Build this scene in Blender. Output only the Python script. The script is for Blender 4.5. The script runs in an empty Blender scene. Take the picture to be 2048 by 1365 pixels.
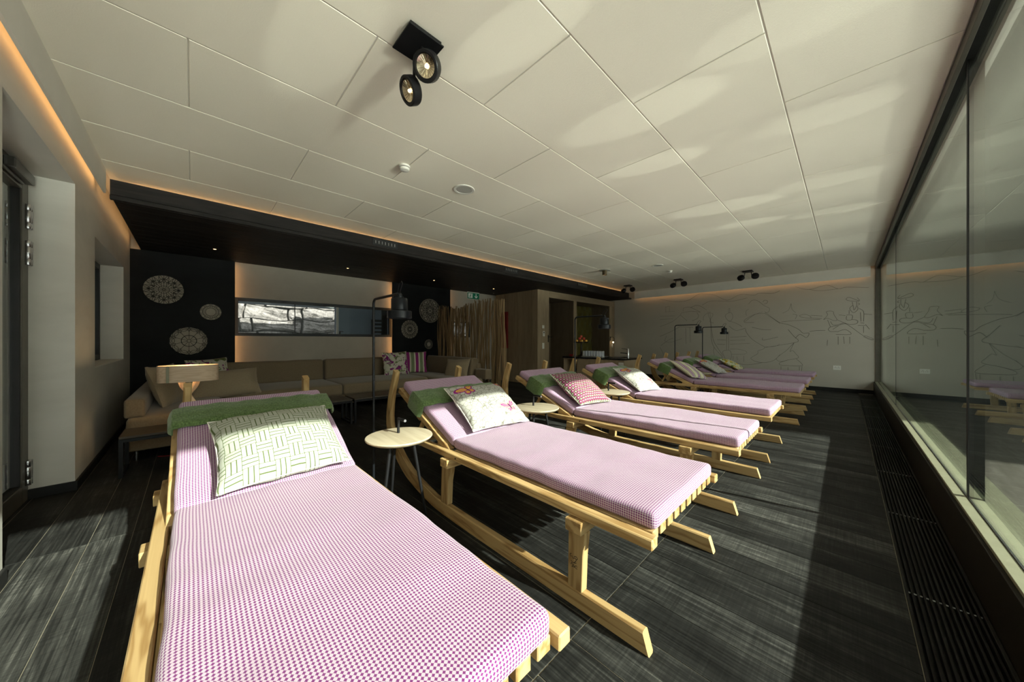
import bpy, bmesh, math, random
from mathutils import Vector, Matrix, Quaternion, noise
from mathutils.geometry import delaunay_2d_cdt
SC = bpy.context.scene
COL = SC.collection
PI = math.pi
V = Vector
# ------------------------------------------------------------------ camera
cam = bpy.data.cameras.new('camera'); cam_o = bpy.data.objects.new('camera', cam); COL.objects.link(cam_o)
cam.sensor_width = 36.0; cam.sensor_fit = 'HORIZONTAL'
cam.lens = 36.0 * 654.0 / 2048.0
cam.shift_y = -0.5 / 2048.0
cam.clip_start = 0.02; cam.clip_end = 300
YAW = math.atan2(668.0, 654.0)
cam_o.location = (0, 0, 1.2)
cam_o.rotation_euler = (PI/2, 0, YAW)
SC.camera = cam_o
# ------------------------------------------------------------------ world, sun, exposure
SUN_TO = V((1.0, 0.2, 0.49)).normalized()
w = bpy.data.worlds.new('world'); SC.world = w; w.use_nodes = True
wn = w.node_tree.nodes; wl = w.node_tree.links
sky = wn.new('ShaderNodeTexSky'); sky.sky_type = 'NISHITA'; sky.sun_disc = False
sky.sun_elevation = math.asin(SUN_TO.z); sky.sun_rotation = math.atan2(SUN_TO.x, SUN_TO.y)
sky.altitude = 1800; sky.air_density = 1.0; sky.dust_density = 0.6; sky.ozone_density = 1.0
hz = wn.new('ShaderNodeHueSaturation'); hz.inputs['Saturation'].default_value = 0.22   # thin high haze: a paler sky
wl.new(sky.outputs[0], hz.inputs['Color'])
tn = wn.new('ShaderNodeMix'); tn.data_type = 'RGBA'; tn.blend_type = 'MULTIPLY'; tn.inputs[0].default_value = 1.0
tn.inputs[7].default_value = (1.05, 1.0, 0.90, 1); wl.new(hz.outputs[0], tn.inputs[6])
bgn = wn['Background']; wl.new(tn.outputs[2], bgn.inputs[0]); bgn.inputs[1].default_value = 0.6
sl = bpy.data.lights.new('sun', 'SUN'); sl.energy = 14.0; sl.angle = math.radians(0.55); sl.color = (1.0, 0.955, 0.87)
so = bpy.data.objects.new('sun', sl); COL.objects.link(so); so.location = (30, 6, 15)
so.rotation_euler = (-SUN_TO).to_track_quat('-Z', 'Y').to_euler()
# added spot lamps standing in for sunlight reflected up onto the ceiling
for gx, gy, tx, ty, ang, pw in ((6.2, 1.6, -2.02, 0.52, 3.0, 1000), (6.2, 2.6, -1.28, 1.28, 2.6, 1000), (6.2, 3.7, -1.08, 2.36, 3.4, 1000), (6.2, 4.6, -1.25, 3.12, 2.4, 1150), (6.2, 6.2, -1.06, 4.75, 3.4, 1000),
                                (6.2, 6.9, -0.95, 5.65, 2.4, 900), (6.6, 3.4, -0.12, 2.25, 3.4, 560), (6.6, 4.5, -0.10, 3.35, 2.8, 560), (6.6, 5.9, -0.10, 4.75, 3.0, 560), (6.6, 7.0, -0.10, 5.9, 2.8, 560)):
    gl_ = bpy.data.lights.new('added_glint_spot', 'SPOT'); gl_.energy = pw; gl_.color = (1.0, 0.97, 0.88); gl_.spot_size = math.radians(ang); gl_.spot_blend = 0.4; gl_.shadow_soft_size = 0.012
    go_ = bpy.data.objects.new('added_glint_spot', gl_); COL.objects.link(go_); go_.location = (gx, gy, 0.0)
    go_.rotation_euler = (V((tx, ty, 2.872)) - V((gx, gy, 0.0))).to_track_quat('-Z', 'Y').to_euler()
# added wide spot lamps that fill the ceiling like bounced sunlight
for k in range(8):
    gl_ = bpy.data.lights.new('added_ceiling_fill', 'SPOT'); gl_.energy = 2300; gl_.color = (1.0, 0.965, 0.87); gl_.spot_size = math.radians(14.5); gl_.spot_blend = 1.0; gl_.shadow_soft_size = 0.35
    go_ = bpy.data.objects.new('added_ceiling_fill', gl_); COL.objects.link(go_); go_.location = (7.5, -0.6 + 1.35 * k, 0.3)
    go_.rotation_euler = (V((-2.6, -1.9 + 1.35 * k, 2.872)) - go_.location).to_track_quat('-Z', 'Y').to_euler()
SC.view_settings.view_transform = 'Standard'; SC.view_settings.look = 'None'
SC.view_settings.gamma = 1.0; SC.view_settings.use_curve_mapping = False
SC.view_settings.exposure = 0.0
SC.cycles.max_bounces = 10; SC.cycles.diffuse_bounces = 6; SC.cycles.glossy_bounces = 5; SC.cycles.transparent_max_bounces = 16
SC.cycles.sample_clamp_indirect = 6.0
SC.cycles.caustics_reflective = True
# ------------------------------------------------------------------ material helpers
class NT:
    """short node-tree writer"""
    def __init__(s, m):
        s.t = m.node_tree; s.n = s.t.nodes; s.l = s.t.links
    def new(s, typ, **k):
        n = s.n.new(typ)
        for a, b in k.items(): setattr(n, a, b)
        return n
    def put(s, sock, val):
        if hasattr(val, 'is_linked') or isinstance(val, bpy.types.NodeSocket): s.l.new(val, sock)
        else: sock.default_value = val
    def m(s, op, a, b=0.0, c=0.0):
        n = s.new('ShaderNodeMath', operation=op)
        s.put(n.inputs[0], a); s.put(n.inputs[1], b)
        if op in ('MULTIPLY_ADD', 'SMOOTH_MIN', 'SMOOTH_MAX', 'COMPARE', 'WRAP'): s.put(n.inputs[2], c)
        return n.outputs[0]
    def mix(s, f, a, b):
        n = s.new('ShaderNodeMix', data_type='RGBA')
        s.put(n.inputs[0], f); s.put(n.inputs[6], a); s.put(n.inputs[7], b)
        return n.outputs[2]
    def ramp(s, f, stops):
        n = s.new('ShaderNodeValToRGB'); e = n.color_ramp.elements
        while len(e) < len(stops): e.new(0.5)
        for i, (p, c) in enumerate(stops):
            e[i].position = p; e[i].color = c if len(c) == 4 else (*c, 1)
        s.put(n.inputs[0], f); return n.outputs[0]
    def coord(s, which='Object', scale=(1, 1, 1), loc=(0, 0, 0), rnd=0.0):
        t = s.new('ShaderNodeTexCoord'); o = t.outputs[which]
        if rnd:
            oi = s.new('ShaderNodeObjectInfo'); a = s.new('ShaderNodeVectorMath', operation='ADD')
            mu = s.m('MULTIPLY', oi.outputs['Random'], rnd); s.l.new(o, a.inputs[0]); s.l.new(mu, a.inputs[1]); o = a.outputs[0]
        mp = s.new('ShaderNodeMapping'); mp.inputs['Scale'].default_value = scale; mp.inputs['Location'].default_value = loc
        s.l.new(o, mp.inputs['Vector']); return mp.outputs[0]
    def noise(s, vec, scale=5, detail=3, rough=0.5, dist=0.0):
        n = s.new('ShaderNodeTexNoise'); s.l.new(vec, n.inputs['Vector'])
        n.inputs['Scale'].default_value = scale; n.inputs['Detail'].default_value = detail
        n.inputs['Roughness'].default_value = rough; n.inputs['Distortion'].default_value = dist
        return n.outputs['Fac']
    def bump(s, h, strength=0.2, dist=0.01):
        n = s.new('ShaderNodeBump'); n.inputs['Strength'].default_value = strength; n.inputs['Distance'].default_value = dist
        s.put(n.inputs['Height'], h); s.l.new(n.outputs[0], s.bsdf.inputs['Normal'])
    def uv(s):
        t = s.new('ShaderNodeTexCoord'); x = s.new('ShaderNodeSeparateXYZ'); s.l.new(t.outputs['UV'], x.inputs[0])
        return x.outputs[0], x.outputs[1]
MATS = {}
def mat(name, base=(0.8, 0.8, 0.8), rough=0.6, metal=0.0, spec=0.5, sheen=0.0):
    m = bpy.data.materials.new(name); m.use_nodes = True
    t = NT(m); b = m.node_tree.nodes['Principled BSDF']; t.bsdf = b
    b.inputs['Base Color'].default_value = (*base, 1); b.inputs['Roughness'].default_value = rough
    b.inputs['Metallic'].default_value = metal; b.inputs['Specular IOR Level'].default_value = spec
    if sheen: b.inputs['Sheen Weight'].default_value = sheen
    MATS[name] = m; return m, t
def c4(r, g, b): return (r, g, b, 1.0)
def simple_noise(name, c1, c2, scale=6, rough=0.6, bump=0.0, bscale=60, spec=0.3, stretch=(1, 1, 1), sheen=0.0, detail=4, metal=0.0, rnd=3.0):
    m, t = mat(name, c1, rough, metal, spec, sheen)
    v = t.coord('Object', stretch, rnd=rnd)
    f = t.noise(v, scale, detail, 0.6)
    t.l.new(t.ramp(f, [(0.3, c1), (0.7, c2)]), t.bsdf.inputs['Base Color'])
    if bump:
        t.bump(t.noise(v, bscale, 2, 0.6), bump, 0.004)
    return m
def wood(name, c1, c2, axis='x', rough=0.45, dens=34.0, spec=0.35, ring=0.55, rnd=7.0, uv=False, bump=0.05, sharp=1.0):
    m, t = mat(name, c1, rough, 0, spec)
    st = {'x': (0.9, 7, 7), 'y': (7, 0.9, 7), 'z': (7, 7, 0.9)}[axis]
    v = t.coord('UV' if uv else 'Object', st, rnd=rnd)
    n1 = t.noise(v, 1.1, 3, 0.55, 0.4)
    wv = t.m('SINE', t.m('MULTIPLY', n1, dens))
    rings = t.m('POWER', t.m('MULTIPLY_ADD', wv, 0.5, 0.5), sharp)
    st2 = {'x': (3, 130, 130), 'y': (130, 3, 130), 'z': (130, 130, 3)}[axis]
    fine = t.noise(t.coord('UV' if uv else 'Object', st2, rnd=rnd), 1.0, 2, 0.6)
    f = t.m('ADD', t.m('MULTIPLY', rings, ring), t.m('MULTIPLY', fine, 1 - ring))
    oi = t.new('ShaderNodeObjectInfo')
    col = t.mix(f, c4(*c1), c4(*c2))
    hv = t.new('ShaderNodeHueSaturation'); t.l.new(col, hv.inputs['Color'])
    t.l.new(t.m('MULTIPLY_ADD', oi.outputs['Random'], 0.3, 0.85), hv.inputs['Value'])
    t.l.new(hv.outputs[0], t.bsdf.inputs['Base Color'])
    if bump: t.bump(f, bump, 0.002)
    return m
def emit(name, col, strength):
    m = bpy.data.materials.new(name); m.use_nodes = True; nt = m.node_tree
    for n in list(nt.nodes): nt.nodes.remove(n)
    e = nt.nodes.new('ShaderNodeEmission'); o = nt.nodes.new('ShaderNodeOutputMaterial')
    e.inputs[0].default_value = (*col, 1); e.inputs[1].default_value = strength
    nt.links.new(e.outputs[0], o.inputs[0]); MATS[name] = m; return m
def glass_mat(name, tint=(0.9, 0.95, 0.92), boost=1.0, r0=0.04):
    """thin architectural pane: transmission mixed with mirror reflection by Schlick's law (works for both faces of the slab)"""
    m = bpy.data.materials.new(name); m.use_nodes = True; nt = m.node_tree
    for n in list(nt.nodes): nt.nodes.remove(n)
    t = NT(m)
    tr = t.new('ShaderNodeBsdfTransparent'); tr.inputs[0].default_value = (*tint, 1)
    gl = t.new('ShaderNodeBsdfGlossy'); gl.inputs['Roughness'].default_value = 0.0; gl.inputs[0].default_value = (0.92, 0.95, 0.93, 1)
    lw = t.new('ShaderNodeLayerWeight'); lw.inputs[0].default_value = 0.5
    fr = t.m('MULTIPLY_ADD', t.m('POWER', lw.outputs['Facing'], 5.0), (1 - r0) * boost, r0)
    fr = t.m('MINIMUM', fr, 0.97)
    mx = t.new('ShaderNodeMixShader'); o = t.new('ShaderNodeOutputMaterial')
    t.l.new(fr, mx.inputs[0]); t.l.new(tr.outputs[0], mx.inputs[1]); t.l.new(gl.outputs[0], mx.inputs[2]); t.l.new(mx.outputs[0], o.inputs[0])
    MATS[name] = m; return m
# ------------------------------------------------------------------ materials
# ceiling plaster with coarse grain
m, t = mat('ceiling_plaster', (0.80, 0.765, 0.68), 0.85, 0, 0.2)
v = t.coord('Object', (1, 1, 1), rnd=5)
g = t.noise(v, 140, 3, 0.7); g2 = t.noise(v, 1.3, 3, 0.5)
t.l.new(t.mix(t.m('ADD', t.m('MULTIPLY', g, 0.5), t.m('MULTIPLY', g2, 0.5)), c4(0.82, 0.765, 0.65), c4(0.94, 0.885, 0.76)), t.bsdf.inputs['Base Color'])
t.bump(g, 0.35, 0.003)
# trowelled lime plaster
m, t = mat('wall_plaster', (0.55, 0.53, 0.48), 0.7, 0, 0.3)
v = t.coord('Object', (1, 1, 1)); v2 = t.coord('Object', (0.7, 0.7, 2.4))
a = t.noise(v2, 1.6, 5, 0.6, 0.6); b = t.noise(v, 45, 4, 0.7)
t.l.new(t.mix(a, c4(0.50, 0.48, 0.43), c4(0.70, 0.675, 0.61)), t.bsdf.inputs['Base Color'])
t.bump(t.m('ADD', t.m('MULTIPLY', a, 0.6), t.m('MULTIPLY', b, 0.4)), 0.25, 0.006)
m, t = mat('mural_plaster', (0.55, 0.53, 0.48), 0.75, 0, 0.25)
v = t.coord('Object', (1, 1, 1)); v2 = t.coord('Object', (0.5, 1, 1.6))
a = t.noise(v2, 1.5, 5, 0.6, 0.4); b = t.noise(v, 60, 4, 0.7)
t.l.new(t.mix(a, c4(0.44, 0.405, 0.34), c4(0.52, 0.485, 0.415)), t.bsdf.inputs['Base Color'])
t.bump(b, 0.15, 0.003)
simple_noise('mural_groove', (0.13, 0.115, 0.095), (0.17, 0.15, 0.125), 8, 0.9)
simple_noise('cream_plaster', (0.374, 0.34, 0.2848), (0.425, 0.3867, 0.3272), 2.0, 0.7, 0.1, 80)
simple_noise('fascia_white', (0.70, 0.67, 0.60), (0.76, 0.73, 0.655), 2.0, 0.8, 0.08, 120)
# blackened oak floor
m, t = mat('floor_oak_black', (0.03, 0.03, 0.03), 0.42, 0, 0.08)
v = t.coord('Object', (1.3, 16, 16), rnd=23.0)
n1 = t.noise(v, 1.2, 4, 0.6, 0.5)
gr = t.noise(t.coord('Object', (2.2, 95, 95), rnd=11), 1.0, 3, 0.65)
saw = t.noise(t.coord('Object', (120, 3.5, 3), rnd=5), 1.0, 2, 0.6)
blot = t.noise(t.coord('Object', (1.1, 2.4, 2), rnd=31), 1.6, 5, 0.65, 0.8)
f = t.m('MULTIPLY', t.m('ADD', t.m('MULTIPLY', gr, 0.76), t.m('MULTIPLY', saw, 0.24)), t.m('MULTIPLY_ADD', blot, 1.1, 0.28))
f = t.m('ADD', f, t.m('MULTIPLY_ADD', n1, 0.25, -0.125))
oi = t.new('ShaderNodeObjectInfo')
f = t.m('ADD', f, t.m('MULTIPLY_ADD', oi.outputs['Random'], 0.14, -0.07))
t.l.new(t.ramp(f, [(0.22, (0.009, 0.009, 0.0085)), (0.40, (0.022, 0.022, 0.0205)), (0.55, (0.055, 0.055, 0.050)), (0.76, (0.20, 0.195, 0.175))]), t.bsdf.inputs['Base Color'])
t.l.new(t.m('MULTIPLY_ADD', gr, 0.35, 0.36), t.bsdf.inputs['Roughness'])
t.bump(t.m('ADD', gr, t.m('MULTIPLY', saw, 0.5)), 0.25, 0.002)
simple_noise('floor_joint', (0.26, 0.22, 0.15), (0.36, 0.32, 0.24), 9, 0.9)
wood('black_board', (0.006, 0.0055, 0.0055), (0.024, 0.020, 0.018), 'y', 0.55, 30, 0.18, 0.5)
simple_noise('black_panel', (0.0035, 0.0038, 0.0042), (0.0075, 0.008, 0.0085), 3, 0.6, 0.04, 40, 0.15, (1, 1, 3))
simple_noise('black_base', (0.012, 0.012, 0.012), (0.02, 0.02, 0.019), 6, 0.5)
simple_noise('black_metal', (0.008, 0.008, 0.009), (0.012, 0.012, 0.013), 20, 0.38, 0, 60, 0.25)
simple_noise('lamp_black', (0.007, 0.008, 0.010), (0.010, 0.011, 0.013), 20, 0.3, 0, 60, 0.22)
simple_noise('bronze_frame', (0.085, 0.078, 0.062), (0.11, 0.10, 0.08), 10, 0.4, 0, 60, 0.5, metal=0.4)
simple_noise('dark_frame', (0.012, 0.014, 0.016), (0.017, 0.019, 0.021), 10, 0.45, spec=0.25)
simple_noise('grille_dark', (0.009, 0.0085, 0.0075), (0.014, 0.013, 0.0115), 20, 0.5, spec=0.15)
simple_noise('upstand_brown', (0.012, 0.0095, 0.006), (0.017, 0.0135, 0.009), 5, 0.45, spec=0.2)
simple_noise('sill_sand', (0.2176, 0.2122, 0.1414), (0.2502, 0.2448, 0.1686), 14, 0.5, 0.04, 200)
simple_noise('steel', (0.55, 0.55, 0.56), (0.62, 0.62, 0.63), 12, 0.25, metal=1.0)
simple_noise('steel_brushed', (0.40, 0.40, 0.41), (0.52, 0.52, 0.53), 12, 0.35, metal=1.0)
wood('ash_x', (0.58, 0.405, 0.19), (0.27, 0.145, 0.045), 'x', 0.42, 40, 0.35, 0.6, sharp=2.6)
wood('ash_y', (0.58, 0.405, 0.19), (0.27, 0.145, 0.045), 'y', 0.42, 34, 0.35, 0.6, sharp=2.6)
wood('ash_z', (0.58, 0.405, 0.19), (0.27, 0.145, 0.045), 'z', 0.42, 40, 0.35, 0.6, sharp=2.6)
wood('ash_uv', (0.58, 0.405, 0.19), (0.27, 0.145, 0.045), 'x', 0.42, 40, 0.35, 0.6, uv=True, sharp=2.2)
wood('table_ash', (0.50, 0.43, 0.315), (0.36, 0.295, 0.20), 'x', 0.4, 26, 0.3, 0.55)
wood('oak_z', (0.36, 0.275, 0.175), (0.25, 0.185, 0.115), 'z', 0.55, 22, 0.3, 0.45)
wood('oak_y', (0.36, 0.275, 0.175), (0.25, 0.185, 0.115), 'y', 0.55, 22, 0.3, 0.45)
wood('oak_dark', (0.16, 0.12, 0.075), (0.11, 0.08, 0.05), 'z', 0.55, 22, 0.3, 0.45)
wood('branch_bark', (0.36, 0.245, 0.13), (0.20, 0.13, 0.065), 'z', 0.75, 14, 0.25, 0.5)
wood('veneer', (0.78, 0.60, 0.43), (0.66, 0.48, 0.33), 'y', 0.5, 60, 0.3, 0.8)
wood('veneer_leg', (0.66, 0.50, 0.33), (0.54, 0.39, 0.25), 'z', 0.5, 20, 0.3, 0.5)
wood('dark_top', (0.085, 0.065, 0.045), (0.05, 0.038, 0.027), 'y', 0.45, 20, 0.35, 0.5)
simple_noise('sofa_fabric', (0.1805, 0.133, 0.08075), (0.2232, 0.171, 0.1092), 90, 0.9, 0.12, 350, 0.15, sheen=0.2)
simple_noise('sofa_cushion', (0.27, 0.21, 0.135), (0.32, 0.255, 0.17), 90, 0.9, 0.12, 350, 0.15, sheen=0.2)
m, t = mat('green_wool', (0.13, 0.22, 0.07), 0.95, 0, 0.1, 0.3)
v = t.coord('UV', (1, 1, 1)); a = t.noise(t.coord('UV', (260, 45, 1)), 1, 3, 0.7); b = t.noise(t.coord('UV', (45, 210, 1)), 1, 3, 0.7)
f = t.m('ADD', t.m('MULTIPLY', a, 0.5), t.m('MULTIPLY', b, 0.5))
t.l.new(t.ramp(f, [(0.36, (0.036, 0.064, 0.021)), (0.5, (0.085, 0.135, 0.045)), (0.66, (0.18, 0.26, 0.10))]), t.bsdf.inputs['Base Color'])
t.bump(f, 0.6, 0.004)
simple_noise('white_plastic', (0.72, 0.70, 0.64), (0.76, 0.74, 0.68), 8, 0.4)
simple_noise('grey_mesh', (0.42, 0.41, 0.37), (0.47, 0.46, 0.42), 300, 0.7)
simple_noise('pale_board', (0.46, 0.40, 0.31), (0.52, 0.455, 0.36), 5, 0.7)
simple_noise('red_paint', (0.16, 0.008, 0.008), (0.2, 0.012, 0.012), 4, 0.45)
simple_noise('olive_velvet', (0.085, 0.07, 0.008), (0.12, 0.10, 0.016), 8, 0.85, 0.05, 200, 0.15, sheen=0.3)
simple_noise('counter_black', (0.012, 0.012, 0.012), (0.018, 0.018, 0.018), 9, 0.22)
simple_noise('deck_grey', (0.10, 0.088, 0.068), (0.18, 0.165, 0.14), 3, 0.7, 0.1, 40, stretch=(6, 0.7, 1))
simple_noise('slate_dark', (0.035, 0.037, 0.036), (0.055, 0.056, 0.053), 2, 0.7)
simple_noise('shade_tinted_render', (0.20, 0.255, 0.33), (0.25, 0.31, 0.39), 2, 0.8)  # blue of open-sky shade is put into this wall colour
simple_noise('bounce_snow', (0.80, 0.80, 0.80), (0.88, 0.88, 0.88), 0.5, 0.5, spec=1.0)  # invented bright, glossy snow that bounces sunlight up to the ceiling
simple_noise('mountain_rock', (0.06, 0.065, 0.06), (0.14, 0.14, 0.135), 0.35, 0.9)
simple_noise('ground_stone', (0.30, 0.29, 0.26), (0.42, 0.41, 0.38), 1.5, 0.9)
m, t = mat('stone', (0.6, 0.58, 0.54), 0.85, 0, 0.2)
v = t.coord('Object', (1, 1, 1), rnd=9)
a = t.noise(v, 5, 6, 0.75, 1.2); b = t.noise(v, 30, 4, 0.7)
t.l.new(t.ramp(t.m('ADD', t.m('MULTIPLY', a, 0.75), t.m('MULTIPLY', b, 0.25)), [(0.28, (0.03, 0.028, 0.025)), (0.40, (0.10, 0.096, 0.085)), (0.50, (0.22, 0.212, 0.195)), (0.66, (0.32, 0.312, 0.295))]), t.bsdf.inputs['Base Color'])
t.bump(t.m('ADD', a, t.m('MULTIPLY', b, 0.5)), 0.9, 0.03)
simple_noise('mortar', (0.10, 0.095, 0.085), (0.16, 0.15, 0.135), 12, 0.95)
simple_noise('apple_red', (0.42, 0.035, 0.03), (0.55, 0.10, 0.05), 6, 0.35)
simple_noise('orange_peel', (0.72, 0.33, 0.05), (0.80, 0.45, 0.09), 6, 0.4)
simple_noise('dark_iron', (0.02, 0.012, 0.01), (0.03, 0.018, 0.014), 6, 0.4)
simple_noise('exit_green', (0.0, 0.14, 0.07), (0.0, 0.16, 0.08), 6, 0.4)
simple_noise('exit_white', (0.7, 0.75, 0.72), (0.74, 0.78, 0.75), 6, 0.4)
simple_noise('drum_grey', (0.10, 0.10, 0.095), (0.13, 0.13, 0.12), 6, 0.35, metal=0.5)
simple_noise('window_sill_dark', (0.10, 0.11, 0.12), (0.12, 0.13, 0.14), 6, 0.4)
simple_noise('brass_brown', (0.10, 0.075, 0.045), (0.13, 0.10, 0.06), 6, 0.4, metal=0.5)
simple_noise('red_cable', (0.25, 0.01, 0.02), (0.3, 0.02, 0.03), 6, 0.5)
emit('led_warm', (1.0, 0.53, 0.20), 6.0)
emit('led_panel', (1.0, 0.50, 0.18), 16.0)
emit('led_soffit', (1.0, 0.53, 0.20), 15.0)
emit('lamp_bulb', (1.0, 0.78, 0.48), 9.0)
emit('lamp_core', (1.0, 0.80, 0.50), 4.0)
emit('downlight_glow', (1.0, 0.62, 0.28), 5.0)
glass_mat('window_glass', (0.90, 0.955, 0.925), 1.0)
glass_mat('clear_glass', (0.95, 0.97, 0.97), 0.9)
m, t = mat('reflector', (0.75, 0.66, 0.50), 0.18, 1.0)
m, t = mat('tumbler_glass', (0.75, 0.78, 0.85), 0.08, 0, 0.6)
t.bsdf.inputs['Alpha'].default_value = 0.45
m, t = mat('ink_dark', (0.02, 0.015, 0.012), 0.7)
# --- upholstery patterns (flat woven or printed colour only)
def check_fabric(name, purple, white, pitch=0.0102):
    m, t = mat(name, white, 0.85, 0, 0.15, 0.15)
    u, vv = t.uv()
    def cell(a): return t.m('ABSOLUTE', t.m('SUBTRACT', t.m('FRACT', t.m('DIVIDE', a, pitch)), 0.5))
    a, b = cell(u), cell(vv)
    core = t.m('LESS_THAN', t.m('MAXIMUM', a, b), 0.25)
    arms = t.m('MULTIPLY', t.m('LESS_THAN', t.m('MINIMUM', a, b), 0.10), t.m('LESS_THAN', t.m('MAXIMUM', a, b), 0.42))
    f = t.m('MAXIMUM', core, arms)
    t.l.new(t.mix(f, c4(*white), c4(*purple)), t.bsdf.inputs['Base Color'])
    return m
check_fabric('mattress_check', (0.165, 0.022, 0.145), (0.51, 0.40, 0.475))
def weave_fabric():
    m, t = mat('pillow_weave', (0.8, 0.8, 0.7), 0.85, 0, 0.15)
    u, vv = t.uv(); S = 0.060
    cu = t.m('FLOOR', t.m('DIVIDE', u, S)); cv = t.m('FLOOR', t.m('DIVIDE', vv, S))
    par = t.m('MODULO', t.m('ABSOLUTE', t.m('ADD', cu, cv)), 2.0)
    fu = t.m('FRACT', t.m('DIVIDE', u, S)); fv = t.m('FRACT', t.m('DIVIDE', vv, S))
    w_ = t.m('ADD', t.m('MULTIPLY', par, fu), t.m('MULTIPLY', t.m('SUBTRACT', 1.0, par), fv))
    ln = t.m('GREATER_THAN', t.m('ABSOLUTE', t.m('SUBTRACT', t.m('FRACT', t.m('MULTIPLY', w_, 3.0)), 0.5)), 0.40)
    e_ = t.m('ADD', t.m('MULTIPLY', par, fv), t.m('MULTIPLY', t.m('SUBTRACT', 1.0, par), fu))
    end = t.m('GREATER_THAN', t.m('ABSOLUTE', t.m('SUBTRACT', e_, 0.5)), 0.46)
    f = ln
    t.l.new(t.mix(f, c4(0.40, 0.41, 0.345), c4(0.09, 0.12, 0.042)), t.bsdf.inputs['Base Color'])
weave_fabric()
def ellipse(t, u, v, cx, cy, rx, ry, rot):
    du = t.m('SUBTRACT', u, cx); dv = t.m('SUBTRACT', v, cy); c, s = math.cos(rot), math.sin(rot)
    x = t.m('ADD', t.m('MULTIPLY', du, c / rx), t.m('MULTIPLY', dv, s / rx))
    y = t.m('ADD', t.m('MULTIPLY', du, -s / ry), t.m('MULTIPLY', dv, c / ry))
    return t.m('LESS_THAN', t.m('ADD', t.m('MULTIPLY', x, x), t.m('MULTIPLY', y, y)), 1.0)
def butterfly_fabric():
    m, t = mat('pillow_butterfly', (0.8, 0.8, 0.75), 0.85, 0, 0.15)
    u, vv = t.uv()
    cv = t.new('ShaderNodeCombineXYZ'); t.l.new(u, cv.inputs[0]); t.l.new(vv, cv.inputs[1])
    vo = t.new('ShaderNodeTexVoronoi', feature='DISTANCE_TO_EDGE'); vo.inputs['Scale'].default_value = 30
    t.l.new(cv.outputs[0], vo.inputs['Vector'])
    nz = t.noise(cv.outputs[0], 7, 3, 0.6)
    th = t.m('MULTIPLY_ADD', nz, 0.20, -0.055)
    vein = t.m('LESS_THAN', vo.outputs['Distance'], t.m('MAXIMUM', th, 0.015))
    tone = t.mix(nz, c4(0.34, 0.33, 0.27), c4(0.06, 0.055, 0.045))
    col = t.mix(vein, c4(0.43, 0.42, 0.375), tone)
    mag, yel = c4(0.26, 0.02, 0.19), c4(0.66, 0.36, 0.035)
    for (bx, by, sc, r0, inner, outer) in ((-0.150, 0.135, 1.0, 0.35, yel, mag), (0.125, -0.125, 0.98, 0.25, mag, c4(0.70, 0.60, 0.25)), (0.245, 0.20, 0.9, -0.5, yel, mag)):
        du = t.m('SUBTRACT', u, bx); dv = t.m('SUBTRACT', vv, by)
        an = t.m('ARCTAN2', dv, du)
        vn = t.m('LESS_THAN', t.m('ABSOLUTE', t.m('SUBTRACT', t.m('FRACT', t.m('MULTIPLY', an, 3.6)), 0.5)), 0.40)
        for (ang, ln, wd) in ((-0.80, 0.036, 0.030), (PI + 0.80, 0.036, 0.030), (0.50, 0.060, 0.031), (PI - 0.50, 0.060, 0.031)):
            d = ang + r0; cx = bx + math.cos(d) * ln * sc * 0.9; cy = by + math.sin(d) * ln * sc * 0.9
            e1 = ellipse(t, u, vv, cx, cy, ln * sc, wd * sc, d); e2 = t.m('MULTIPLY', ellipse(t, u, vv, cx - math.cos(d) * 0.004, cy - math.sin(d) * 0.004, ln * sc * 0.78, wd * sc * 0.70, d), vn)
            col = t.mix(e1, col, outer); col = t.mix(e2, col, inner)
        col = t.mix(ellipse(t, u, vv, bx, by, 0.008, 0.035, r0), col, c4(0.08, 0.01, 0.06))
    t.l.new(col, t.bsdf.inputs['Base Color'])
butterfly_fabric()
def trellis_fabric():
    m, t = mat('pillow_trellis', (0.8, 0.75, 0.7), 0.85, 0, 0.15)
    u, vv = t.uv(); S = 0.038
    def ring(off, col_r):
        a = t.m('SUBTRACT', t.m('FRACT', t.m('ADD', t.m('DIVIDE', u, S), off)), 0.5)
        b = t.m('SUBTRACT', t.m('FRACT', t.m('ADD', t.m('DIVIDE', vv, S * 1.3), off)), 0.5)
        d = t.m('SQRT', t.m('ADD', t.m('MULTIPLY', a, a), t.m('MULTIPLY', b, b)))
        return t.m('LESS_THAN', t.m('ABSOLUTE', t.m('SUBTRACT', d, col_r)), 0.125)
    col = t.mix(ring(0.5, 0.30), c4(0.46, 0.42, 0.37), c4(0.11, 0.15, 0.055))
    col = t.mix(ring(0.0, 0.30), col, c4(0.24, 0.012, 0.11))
    t.l.new(col, t.bsdf.inputs['Base Color'])
trellis_fabric()
def stripe_fabric(name, stops, period, along='u'):
    m, t = mat(name, (0.7, 0.7, 0.6), 0.85, 0, 0.15)
    u, vv = t.uv(); a = u if along == 'u' else vv
    n = t.new('ShaderNodeValToRGB'); n.color_ramp.interpolation = 'CONSTANT'; e = n.color_ramp.elements
    while len(e) < len(stops): e.new(0.5)
    for i, (p, c) in enumerate(stops): e[i].position = p; e[i].color = (*c, 1)
    t.l.new(t.m('FRACT', t.m('DIVIDE', t.m('ADD', a, 10.0), period)), n.inputs[0])
    t.l.new(n.outputs[0], t.bsdf.inputs['Base Color'])
cr, pu, gn = (0.66, 0.62, 0.47), (0.16, 0.055, 0.19), (0.34, 0.35, 0.15)
fine = []
for k in range(11):
    fine += [(k / 22 + 0.0, gn if k % 2 else (0.55, 0.53, 0.31)), (k / 22 + 0.016, cr)]
stripe_fabric('pillow_stripe', fine + [(0.5 + k / 14, c) for k, c in enumerate([pu, cr, pu, (0.30, 0.12, 0.33), cr, pu, gn])], 0.17)
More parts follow.
